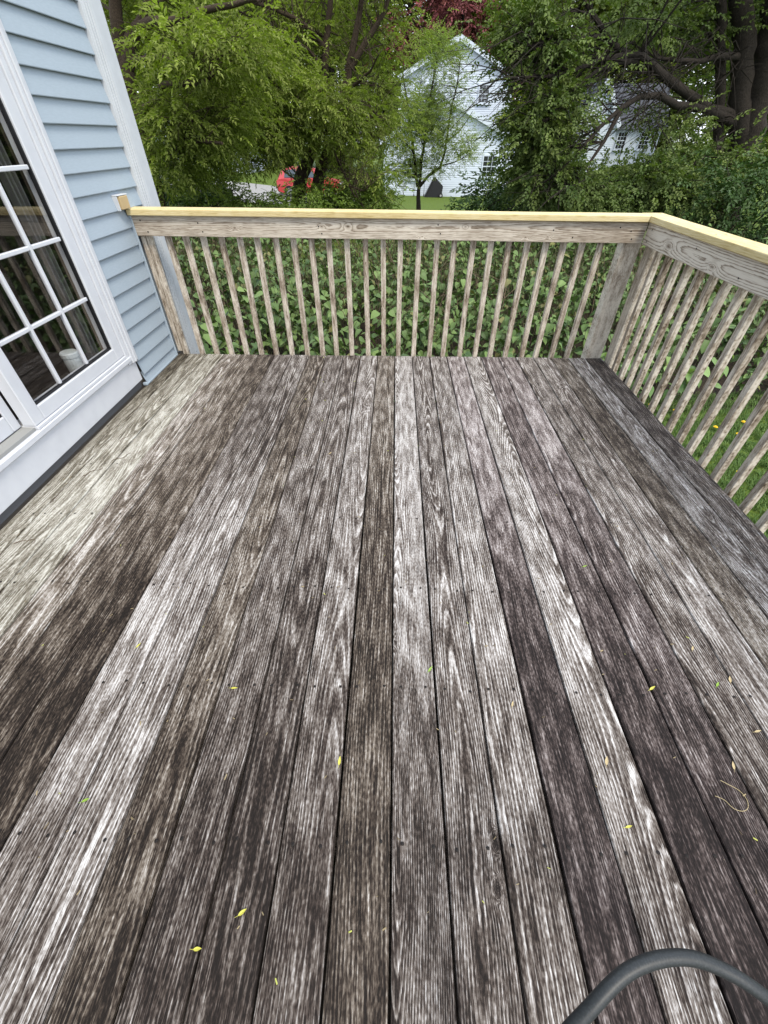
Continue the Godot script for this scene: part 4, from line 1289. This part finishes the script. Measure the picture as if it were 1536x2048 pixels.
	var dl := ["dandelion under the thicket's edge, farthest of the yellow flowers", "dandelion a step right of the farthest yellow flower", "dandelion farthest out on the lawn to the right", "dandelion in the middle of the flower group on the lawn", "dandelion beside the middle yellow flower, nearer the deck", "lone dandelion between two balusters on the open lawn", "dandelion closest to the deck's side edge"]
	for i in spots.size():
		var p: Vector2 = spots[i]
		var t := base("dandelion", Vector3(p.x, ground_y(p.x, p.y), p.y), "yellow " + dl[i], "flower", "dandelions in the lawn")
		var st := MB.new()
		st.tube([Vector3(0, -0.01, 0), Vector3(0.004, 0.06, 0)], 0.0018, 0.0015, 5)
		part("stem", st.done(), lmats[1], t)
		part("flower_head", flm, ym, t, Vector3(0.004, 0.058, 0))
	# shrubs under the big tree and by the lawn
	var s_sh := sprig(8, 0.3, 0.11, 0.06, 9, 0.3)
	var sh := [[-4.4, -14.5, 1.35, 1.5, "bushy green shrub at the foot of the multi-stemmed tree", 0], [-2.6, -15.5, 1.3, 1.3, "leafy shrub just right of the multi-stemmed tree's foot", 0], [-6.3, -15.0, 1.5, 1.5, "dark leafy shrub below the red car's left end", 1], [-8.2, -16.0, 1.6, 1.6, "low shrub near the house corner tree", 1], [-0.9, -17.0, 1.5, 1.0, "small shrub before the white house's left corner", 0], [9.8, -39.0, 1.6, 1.4, "shrub against the right end of the white house", 1], [6.2, -9.6, 2.0, 1.5, "dark bush at the foot of the twin-trunked tree", 1], [2.6, -11.5, 1.7, 1.2, "rounded dark bush just left of the corner post", 1]]
	for i in sh.size():
		var s: Array = sh[i]
		var p := Vector3(s[0], ground_y(s[0], s[1]), s[1])
		var limbs := []
		for k in 6:
			var a := k * 1.1
			limbs.append([0.022, 0.008, [p, p + Vector3(cos(a) * s[3] * 0.25, s[2] * 0.4, sin(a) * s[3] * 0.25), p + Vector3(cos(a) * s[3] * 0.5, s[2] * 0.75, sin(a) * s[3] * 0.5)]])
		var dk: bool = s[5] == 1
		var t := tree("shrub", s[4], "shrubs beyond the deck", limbs, [[p + Vector3(0, s[2] * 0.6, 0), Vector3(s[3], s[2] * 0.45, s[3]), 26]], {"seed": 90 + i, "sprig": s_sh, "leaves": lm, "bark": M.bark_dark, "sprigs": 40, "clump": 0.42, "low": true, "size": 0.9, "ca": Color(0.03, 0.065, 0.014) if dk else Color(0.07, 0.12, 0.016), "cb": Color(0.07, 0.12, 0.03) if dk else Color(0.16, 0.23, 0.035)})
		t.set_meta("category", "shrub")

# ---------------------------------------------------------------- far houses, car, cart
func siding_wall(b: MB, p: Array, z: float, step: float) -> void:
	# lapped boards on a gable outline p (bottom left, bottom right, right eave, peak, left eave) facing +z
	var y0: float = p[0].y
	var peak: float = p[3].y
	var eave: float = p[2].y
	var y := y0
	while y < peak - 0.02:
		var y1 := minf(y + step, peak)
		var xs := []
		for yy in [y, y1]:
			var f := clampf((yy - eave) / (peak - eave), 0, 1)
			xs.append([lerpf(p[4].x, p[3].x, f), lerpf(p[2].x, p[3].x, f)])
		b.quad(Vector3(xs[0][0], y, z + 0.025), Vector3(xs[0][1], y, z + 0.025), Vector3(xs[1][1], y1, z), Vector3(xs[1][0], y1, z))
		b.quad(Vector3(xs[0][0], y, z), Vector3(xs[0][1], y, z), Vector3(xs[0][1], y, z + 0.025), Vector3(xs[0][0], y, z + 0.025))
		y = y1

func gable_house(h: Node3D, x0: float, x1: float, yb: float, ye: float, yp: float, z0: float, z1: float, xp: float) -> void:
	var o := h.position
	var b := MB.new()
	siding_wall(b, [Vector3(x0, yb, 0) - Vector3(o.x, o.y, 0), Vector3(x1 - o.x, yb - o.y, 0), Vector3(x1 - o.x, ye - o.y, 0), Vector3(xp - o.x, yp - o.y, 0), Vector3(x0 - o.x, ye - o.y, 0)], z0 - o.z, 0.13)
	part("siding", b.done(), M.far_white, h)
	b = MB.new()
	b.box(Vector3(x0, yb, z1) - o, Vector3(x1, ye, z0 - 0.03) - o)
	var pk := Vector3(xp, yp - 0.02, 0)
	for z in [z0 - 0.03, z1]:
		b.tri(Vector3(x0, ye, z) - o, Vector3(x1, ye, z) - o, Vector3(xp, yp - 0.02, z) - o)
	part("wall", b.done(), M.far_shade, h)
	# roof planes with overhang and white rake boards
	b = MB.new()
	var rk := MB.new()
	for e in [[x0, -1.0], [x1, 1.0]]:
		var d := Vector3(e[0] - xp, ye - yp, 0)
		var n := Vector3(-d.y, d.x, 0).normalized() * (1.0 if d.x > 0 else -1.0)
		var a := Vector3(xp, yp, 0) + n * 0.05
		var c := a + d * 1.06
		var th := n * 0.12
		var q := [a, c, c + th, a + th]
		var zf := z0 + 0.3
		var zb := z1 - 0.3
		for k in 4:
			var u: Vector3 = q[k]
			var w: Vector3 = q[(k + 1) % 4]
			b.quad_out(u + Vector3(0, 0, zf) - o, w + Vector3(0, 0, zf) - o, w + Vector3(0, 0, zb) - o, u + Vector3(0, 0, zb) - o, (a + c + th) * 0.5 + Vector3(0, 0, (zf + zb) / 2) - o)
		var dn := -n * 0.2
		rk.quad_out(a + Vector3(0, 0, zf + 0.01) - o + th, c + Vector3(0, 0, zf + 0.01) - o + th, c + dn + Vector3(0, 0, zf + 0.01) - o, a + dn + Vector3(0, 0, zf + 0.01) - o, Vector3(0, 0, zf - 5.0) - o)
		rk.quad_out(a + dn + Vector3(0, 0, zf + 0.01) - o, c + dn + Vector3(0, 0, zf + 0.01) - o, c + dn + Vector3(0, 0, zf - 0.3) - o, a + dn + Vector3(0, 0, zf - 0.3) - o, a + Vector3(0, 5, 0) - o)
	part("roof", b.done(), M.roof, h)
	part("rake_board", rk.done(), M.far_white, h)

func far_window(h: Node3D, x: float, y: float, w: float, ht: float, z: float) -> void:
	var o := h.position
	var b := MB.new()
	var f := 0.09
	for q in [[Vector3(x - w / 2 - f, y - ht / 2 - f, z), Vector3(x - w / 2, y + ht / 2 + f, z + 0.07)], [Vector3(x + w / 2, y - ht / 2 - f, z), Vector3(x + w / 2 + f, y + ht / 2 + f, z + 0.07)], [Vector3(x - w / 2, y + ht / 2, z), Vector3(x + w / 2, y + ht / 2 + f, z + 0.068)], [Vector3(x - w / 2, y - ht / 2 - f, z), Vector3(x + w / 2, y - ht / 2, z + 0.068)], [Vector3(x - w / 2, y - 0.03, z), Vector3(x + w / 2, y + 0.03, z + 0.055)]]:
		b.box(q[0] - o, q[1] - o)
	b.box(Vector3(x - w / 2 - f - 0.06, y - ht / 2 - f - 0.06, z) - o, Vector3(x + w / 2 + f + 0.06, y - ht / 2 - f, z + 0.12) - o)
	var fr := part("window", b.done(), M.far_white, h)
	b = MB.new()
	b.box(Vector3(x - w / 2, y - ht / 2, z + 0.028) - o, Vector3(x + w / 2, y - 0.03, z + 0.034) - o)
	b.box(Vector3(x - w / 2, y + 0.03, z + 0.028) - o, Vector3(x + w / 2, y + ht / 2, z + 0.034) - o)
	part("pane", b.done(), M.far_glass, fr)
	b = MB.new()
	for k in 2:
		var xx := x - w / 2 + w * (k + 1) / 3.0
		b.box(Vector3(xx - 0.012, y - ht / 2, z + 0.035) - o, Vector3(xx + 0.012, y + ht / 2, z + 0.045) - o)
	for k in [-0.25, 0.25]:
		b.box(Vector3(x - w / 2, y + ht * k - 0.012, z + 0.036) - o, Vector3(x + w / 2, y + ht * k + 0.012, z + 0.044) - o)
	part("glazing_bars", b.done(), M.far_white, fr)

func build_far() -> void:
	M.far_glass = mat(Color(0.10, 0.12, 0.13), 0.1, 0.6)
	var g := -2.12
	var h := base("white_house", Vector3(3.9, g, -40), "white clapboard house with two gables behind the slender tree", "house")
	gable_house(h, -0.95, 8.6, g - 0.25, 1.15, 3.1, -40.0, -46.0, 3.75)
	far_window(h, 6.88, -0.3, 0.95, 1.15, -39.98)
	far_window(h, 1.3, -0.42, 0.95, 1.15, -39.98)
	gable_house(h, 0.3, 9.0, g - 0.25, 4.75, 6.75, -46.4, -54.0, 4.55)
	far_window(h, 6.8, 3.82, 0.75, 0.95, -46.38)
	far_window(h, 2.6, 3.82, 0.75, 0.95, -46.38)
	var y2 := ground_y(18.5, -47)
	var hb := base("grey_roofed_house", Vector3(18.5, y2, -47), "white house with grey shingle roof seen through the branches", "house")
	# gable end facing left-front, long roof to the right
	gable_house(hb, 14.6, 18.0, y2 - 0.3, 2.0, 4.6, -46.5, -52, 16.3)
	var o := hb.position
	var b := MB.new()
	b.box(Vector3(18.0, y2 - 0.3, -51.0) - o, Vector3(22.0, 1.9, -47.2) - o)
	part("wall", b.done(), M.far_white, hb)
	b = MB.new()
	b.quad(Vector3(17.2, 1.8, -46.9) - o, Vector3(22.4, 1.8, -46.9) - o, Vector3(22.4, 4.6, -49.4) - o, Vector3(16.3, 4.6, -49.4) - o)
	b.quad(Vector3(22.4, 1.8, -51.9) - o, Vector3(17.2, 1.8, -51.9) - o, Vector3(16.3, 4.6, -49.4) - o, Vector3(22.4, 4.6, -49.4) - o)
	part("roof", b.done(), M.roof, hb)
	far_window(hb, 18.9, 1.1, 0.7, 1.0, -47.19)
	far_window(hb, 20.8, 1.1, 0.7, 1.0, -47.19)
	far_window(hb, 16.3, 1.6, 0.7, 1.0, -46.48)
	# white garage past the driveway
	var y3 := ground_y(-17, -47)
	var hc := base("white_garage", Vector3(-17, y3, -47), "low white garage beyond the driveway, behind the leaves", "garage")
	gable_house(hc, -21.5, -12.5, y3 - 0.3, y3 + 1.9, y3 + 3.4, -46, -52, -17)
	var gd := MB.new()
	for k in 4:
		gd.box(Vector3(-19.6, y3 + 0.02 + k * 0.45, -45.97) - hc.position, Vector3(-16.2, y3 + 0.43 + k * 0.45, -45.93) - hc.position)
	part("garage_door", gd.done(), M.far_shade, hc)
	far_window(hc, -14.4, y3 + 1.2, 0.8, 0.9, -45.98)
	build_car()
	build_cart()

func build_car() -> void:
	var x0 := -7.35
	var gz := -33.2
	var gy := ground_y(-5.4, gz) + 0.03
	var car := base("red_car", Vector3(-5.4, gy, gz), "red hatchback car parked on the drive behind the multi-stemmed tree", "car")
	var paint := mat(Color(0.66, 0.09, 0.11), 0.3, 0.6)
	paint.clearcoat_enabled = true
	paint.clearcoat = 0.6
	var glass := mat(Color(0.12, 0.17, 0.2), 0.08, 0.7)
	var rub := mat(Color(0.04, 0.04, 0.04), 0.9)
	var rimm := mat(Color(0.6, 0.6, 0.62), 0.35, 0.5, 0.8)
	# side profile, x forward (to the right), half width per point
	var body := [[-1.95, 0.32, 0.8], [-2.0, 0.55, 0.82], [-1.96, 0.88, 0.8], [-1.6, 0.95, 0.82], [0.7, 0.95, 0.82], [1.75, 0.82, 0.76], [1.98, 0.62, 0.74], [1.98, 0.35, 0.74], [1.6, 0.25, 0.8], [-1.6, 0.25, 0.8]]
	var cab := [[-1.9, 0.9, 0.76], [-1.62, 1.36, 0.6], [-1.2, 1.47, 0.58], [-0.1, 1.48, 0.58], [0.35, 1.36, 0.6], [1.05, 0.92, 0.76]]
	for q in [["body", body, paint], ["cabin", cab, paint]]:
		var b := MB.new()
		var p: Array = q[1]
		var c := Vector3.ZERO
		for v in p: c += Vector3(v[0], v[1], 0) / p.size()
		for i in p.size():
			var a: Array = p[i]
			var d: Array = p[(i + 1) % p.size()]
			b.quad_out(Vector3(a[0], a[1], a[2]), Vector3(d[0], d[1], d[2]), Vector3(d[0], d[1], -d[2]), Vector3(a[0], a[1], -a[2]), c)
			for s in [1.0, -1.0]:
				b.quad_out(Vector3(a[0], a[1], a[2] * s), Vector3(d[0], d[1], d[2] * s), c + Vector3(0, 0, 0.84 * s) * (1.0 if q[0] == "body" else 0.74), c + Vector3(0, 0, 0.84 * s) * (1.0 if q[0] == "body" else 0.74), c)
		part(q[0], b.done(), q[2], car)
	for s in [1.0, -1.0]:
		for w in [[[-1.5, 1.0], [-1.42, 1.34], [-0.75, 1.4], [-0.75, 1.0]], [[-0.68, 1.0], [-0.68, 1.4], [0.05, 1.4], [0.6, 1.0]]]:
			var b := MB.new()
			var v := []
			for p in w: v.append(Vector3(p[0], p[1], s * (0.79 - (p[1] - 0.9) * 0.33)))
			b.quad_out(v[0], v[1], v[2], v[3], Vector3(0, 1, 0))
			part("window", b.done(), glass, car)
	for e in [[[1.0, 0.97, 0.68], [0.4, 1.36, 0.54]], [[-1.885, 0.98, 0.68], [-1.66, 1.34, 0.54]]]:
		var b := MB.new()
		var a: Array = e[0]
		var d: Array = e[1]
		var sx := 0.02 if a[0] > 0 else -0.02
		b.quad_out(Vector3(a[0] + sx, a[1] + 0.01, a[2]), Vector3(a[0] + sx, a[1] + 0.01, -a[2]), Vector3(d[0] + sx, d[1] + 0.01, -d[2]), Vector3(d[0] + sx, d[1] + 0.01, d[2]), Vector3(-0.3, 1, 0))
		part("windscreen", b.done(), glass, car)
	for x in [-1.25, 1.25]:
		for s in [1.0, -1.0]:
			var b := MB.new()
			b.tube([Vector3(0, 0, -0.1), Vector3(0, 0, 0.1)], 0.31, 0.31, 18)
			var wh := part("wheel", b.done(), rub, car, Vector3(x, 0.31, s * 0.74))
			b = MB.new()
			b.tube([Vector3(0, 0, 0.09 * s), Vector3(0, 0, 0.112 * s)], 0.2, 0.19, 14)
			part("rim", b.done(), rimm, wh)
	for s in [1.0, -1.0]:
		boxpart("headlight", Vector3(-5.4 + 1.84, gy + 0.6, gz + s * 0.6 - 0.13), Vector3(-5.4 + 1.99, gy + 0.74, gz + s * 0.6 + 0.13), mat(Color(0.85, 0.87, 0.9), 0.2), car, 0.03)
		boxpart("tail_light", Vector3(-5.4 - 2.02, gy + 0.62, gz + s * 0.62 - 0.12), Vector3(-5.4 - 1.94, gy + 0.85, gz + s * 0.62 + 0.12), mat(Color(0.5, 0.02, 0.02), 0.25), car, 0.02)

func build_cart() -> void:
	var gy := ground_y(2.8, -39.3)
	var c := base("garden_cart", Vector3(2.8, gy, -39.3), "black garden cart tipped up on end against the white house", "cart")
	# tub seen from its side, standing on its nose
	var b := MB.new()
	var lo := [Vector2(-0.68, 0.0), Vector2(-0.02, 1.18), Vector2(0.12, 1.2), Vector2(0.7, 0.7), Vector2(0.62, 0.12), Vector2(0.2, 0.02)]
	for z in [-0.32, 0.32]:
		for k in range(1, 5):
			if z > 0:
				b.tri(Vector3(lo[0].x, lo[0].y, z), Vector3(lo[k + 1].x, lo[k + 1].y, z), Vector3(lo[k].x, lo[k].y, z))
			else:
				b.tri(Vector3(lo[0].x, lo[0].y, z), Vector3(lo[k].x, lo[k].y, z), Vector3(lo[k + 1].x, lo[k + 1].y, z))
	for k in 6:
		var a: Vector2 = lo[k]
		var d: Vector2 = lo[(k + 1) % 6]
		b.quad_out(Vector3(a.x, a.y, -0.32), Vector3(d.x, d.y, -0.32), Vector3(d.x, d.y, 0.32), Vector3(a.x, a.y, 0.32), Vector3(0.1, 0.5, 0))
	part("tub", b.done(), M.black, c)
	b = MB.new()
	b.tube([Vector3(-0.62, 0.02, 0.35), Vector3(-0.02, 1.16, 0.35), Vector3(0.1, 1.24, 0.35)], 0.022, 0.022, 6)
	part("rim_bar", b.done(), M.dark, c)
	for s in [0.38, -0.38]:
		b = MB.new()
		b.tube([Vector3(0, 0, -0.05), Vector3(0, 0, 0.05)], 0.15, 0.15, 14)
		var w := part("wheel", b.done(), M.dark, c, Vector3(0.56, 0.16, s))
		b = MB.new()
		b.tube([Vector3(0, 0, 0.045), Vector3(0, 0, 0.058)], 0.07, 0.07, 10)
		part("rim", b.done(), mat(Color(0.6, 0.6, 0.6), 0.5), w)
	var labs := ["thin dark garden stake by the house wall, leftmost of three", "thin dark garden stake by the house wall, middle of three", "thin dark garden stake by the house wall, next to the cart"]
	for i in 3:
		var x: float = [0.56, 1.36, 2.12][i]
		b = MB.new()
		b.tube([Vector3(0, -0.05, 0), Vector3(0, 0.95, 0)], 0.018, 0.014, 6)
		var st := base("garden_stake", Vector3(x, ground_y(x, -39.5), -39.5), labs[i], "stake", "garden stakes by the white house")
		part("pole", b.done(), M.dark, st)
		b = MB.new()
		for k in 3:
			var a := k * TAU / 3
			b.tube([Vector3(0, 0.25, 0), Vector3(cos(a) * 0.12, -0.02, sin(a) * 0.12)], 0.01, 0.01, 4)
		part("feet", b.done(), M.dark, st)

# ---------------------------------------------------------------- litter on the deck
func build_litter() -> void:
	var r := RandomNumberGenerator.new()
	r.seed = 5
	var cy := mat(Color(0.74, 0.72, 0.3), 0.6)
	var cg := mat(Color(0.5, 0.62, 0.22), 0.6)
	var ct := mat(Color(0.7, 0.63, 0.48), 0.7)
	var items := [
		[-0.346, -0.073, 0.6, 0, "bright yellow narrow leaf on the dark boards near the lower edge"], [-0.43, -0.012, 0.1, 0, "curled yellow-green leaf nearest the lower edge of the deck"], [-0.151, -0.394, 1.5, 0, "yellow leaf lying crosswise near the middle of the deck"],
		[-0.519, -0.599, 0.0, 0, "small yellow leaf on a grey board left of the middle"], [-0.835, -0.282, 0.4, 1, "tiny green leaf at the left side of the deck"], [0.13, -0.68, 0.9, 1, "green two-leaf sprig beside a board gap in mid-deck"],
		[0.386, -0.569, 1.2, 2, "tan leaf scrap on the board left of the purple one"], [0.857, -0.631, 0.5, 0, "yellow leaf on a dark board right of the middle"], [1.08, -0.649, 0.8, 1, "green leaf beside a tan scrap at the right"],
		[1.131, -0.667, 1.2, 2, "tan leaf scrap beside a green leaf at the right"], [0.988, -0.408, 1.3, 2, "pale tan leaf lowest at the right side"], [0.626, -0.412, 1.2, 2, "tan sliver on a light board below mid-deck"],
		[0.626, -0.257, 0.2, 0, "yellow leaf on the light striped board above the hose"], [1.066, -0.779, 1.0, 2, "tan curled scrap at the right side, farthest of its kind"], [1.119, -0.504, 0.2, 2, "pale leaf scrap nearest the right picture edge"],
		[-0.365, -1.963, 0.8, 2, "straw-coloured chip alone toward the far end"], [-0.905, -0.744, 1.0, 0, "small yellow leaf beside the pale cleaned patch"], [0.811, -1.151, 0.3, 1, "tiny green leaf halfway up the right-hand boards"]]
	for i in items.size():
		var q: Array = items[i]
		var b := MB.new()
		var n := 7
		var L := r.randf_range(0.018, 0.026)
		var W := L * r.randf_range(0.26, 0.36)
		for sd in [-1.0, 1.0]:
			for k in n:
				var f0 := float(k) / n
				var f1 := float(k + 1) / n
				var w0: float = sin(PI * pow(f0, 0.8)) * W * 0.5 * sd
				var w1: float = sin(PI * pow(f1, 0.8)) * W * 0.5 * sd
				var y0 := 0.001 + 0.004 * f0 * f0
				var y1 := 0.001 + 0.004 * f1 * f1
				var qd := [Vector3(0, y0, (f0 - 0.5) * L), Vector3(w0, y0 + absf(w0) * 0.35, (f0 - 0.5) * L), Vector3(w1, y1 + absf(w1) * 0.35, (f1 - 0.5) * L), Vector3(0, y1, (f1 - 0.5) * L)]
				if sd > 0: b.quad(qd[0], qd[3], qd[2], qd[1])
				else: b.quad(qd[0], qd[1], qd[2], qd[3])
		b.tube([Vector3(0, 0.002, -L * 0.5), Vector3(0.001, 0.0015, -L * 0.5 - 0.007)], 0.0006, 0.0004, 4)
		var o := part("fallen_leaf", b.done(), [cy, cg, ct][q[3]], self, Vector3(q[0], 0.0028, q[1]))
		o.rotation.y = q[2] + PI / 2
		tag(o, q[4], "leaf", "fallen leaves on the deck")
	# dry stringy twigs near the door sill
	var tw := mat(lin(0.09, 0.055, 0.03), 0.9)
	var tl := [[-1.62, -2.05, "dark curled twig on the pale boards near the door, farthest"], [-1.66, -1.72, "dark squiggly twig on the pale boards below the sill"], [-1.7, -1.5, "dark curled twig on the board next to the door sill"], [-1.69, -1.22, "dark wiry twig nearest the left picture edge"], [-1.58, -1.86, "short dark twig bit beside the long pale board gap"], [0.93, -0.37, "thin pale dry strand looping over the dark right boards"], [-1.45, -3.05, "thin bent twig near the foot of the back railing's left end"], [-0.25, -3.28, "arched thin twig lying at the foot of the middle balusters"]]
	for i in tl.size():
		var q: Array = tl[i]
		var pts := []
		var p := Vector3.ZERO
		var a := r.randf() * TAU
		for k in 9:
			pts.append(Vector3(p.x, 0.0036 + 0.001 * sin(k * 1.3), p.z))
			a += r.randf_range(-0.9, 0.9)
			p += Vector3(cos(a), 0, sin(a)) * (0.014 if i < 5 else 0.022)
		var b := MB.new()
		b.tube(smooth_path(pts, 3), 0.0016 if i != 5 else 0.0009, 0.0011 if i != 5 else 0.0007, 5)
		tag(part("dry_twig", b.done(), tw if i != 5 else ct, self, Vector3(q[0], 0, q[1])), q[2], "twig", "dry twigs on the deck")
	# tiny dry bits scattered over the boards
	var cb := MB.new()
	cb.cut_box(Vector3(-0.0011, 0, -0.004), Vector3(0.0011, 0.0014, 0.004), 0.0005)
	var where := []
	var cols := []
	for i in 420:
		var x := r.randf_range(-1.75, 1.66)
		var z := r.randf_range(-3.38, 0.05)
		var k := r.randf_range(0.4, 1.5)
		where.append(Transform3D(Basis(Vector3.UP, r.randf() * TAU).scaled(Vector3(k, 1.0, k * r.randf_range(0.5, 1.6))), Vector3(x, 0.0022, z)))
		var c := Color(0.34, 0.27, 0.15).lerp(Color(0.07, 0.05, 0.03), r.randf())
		if r.randf() < 0.12: c = Color(0.4, 0.42, 0.1)
		c.a = 1.0
		cols.append(c)
	var cm := mat(Color(1, 1, 1), 0.9)
	cm.vertex_color_use_as_albedo = true
	tag(multi("deck_debris", cb.done(), cm, where, cols, self), "tiny dry plant bits scattered over the deck boards", "debris", "", "stuff")
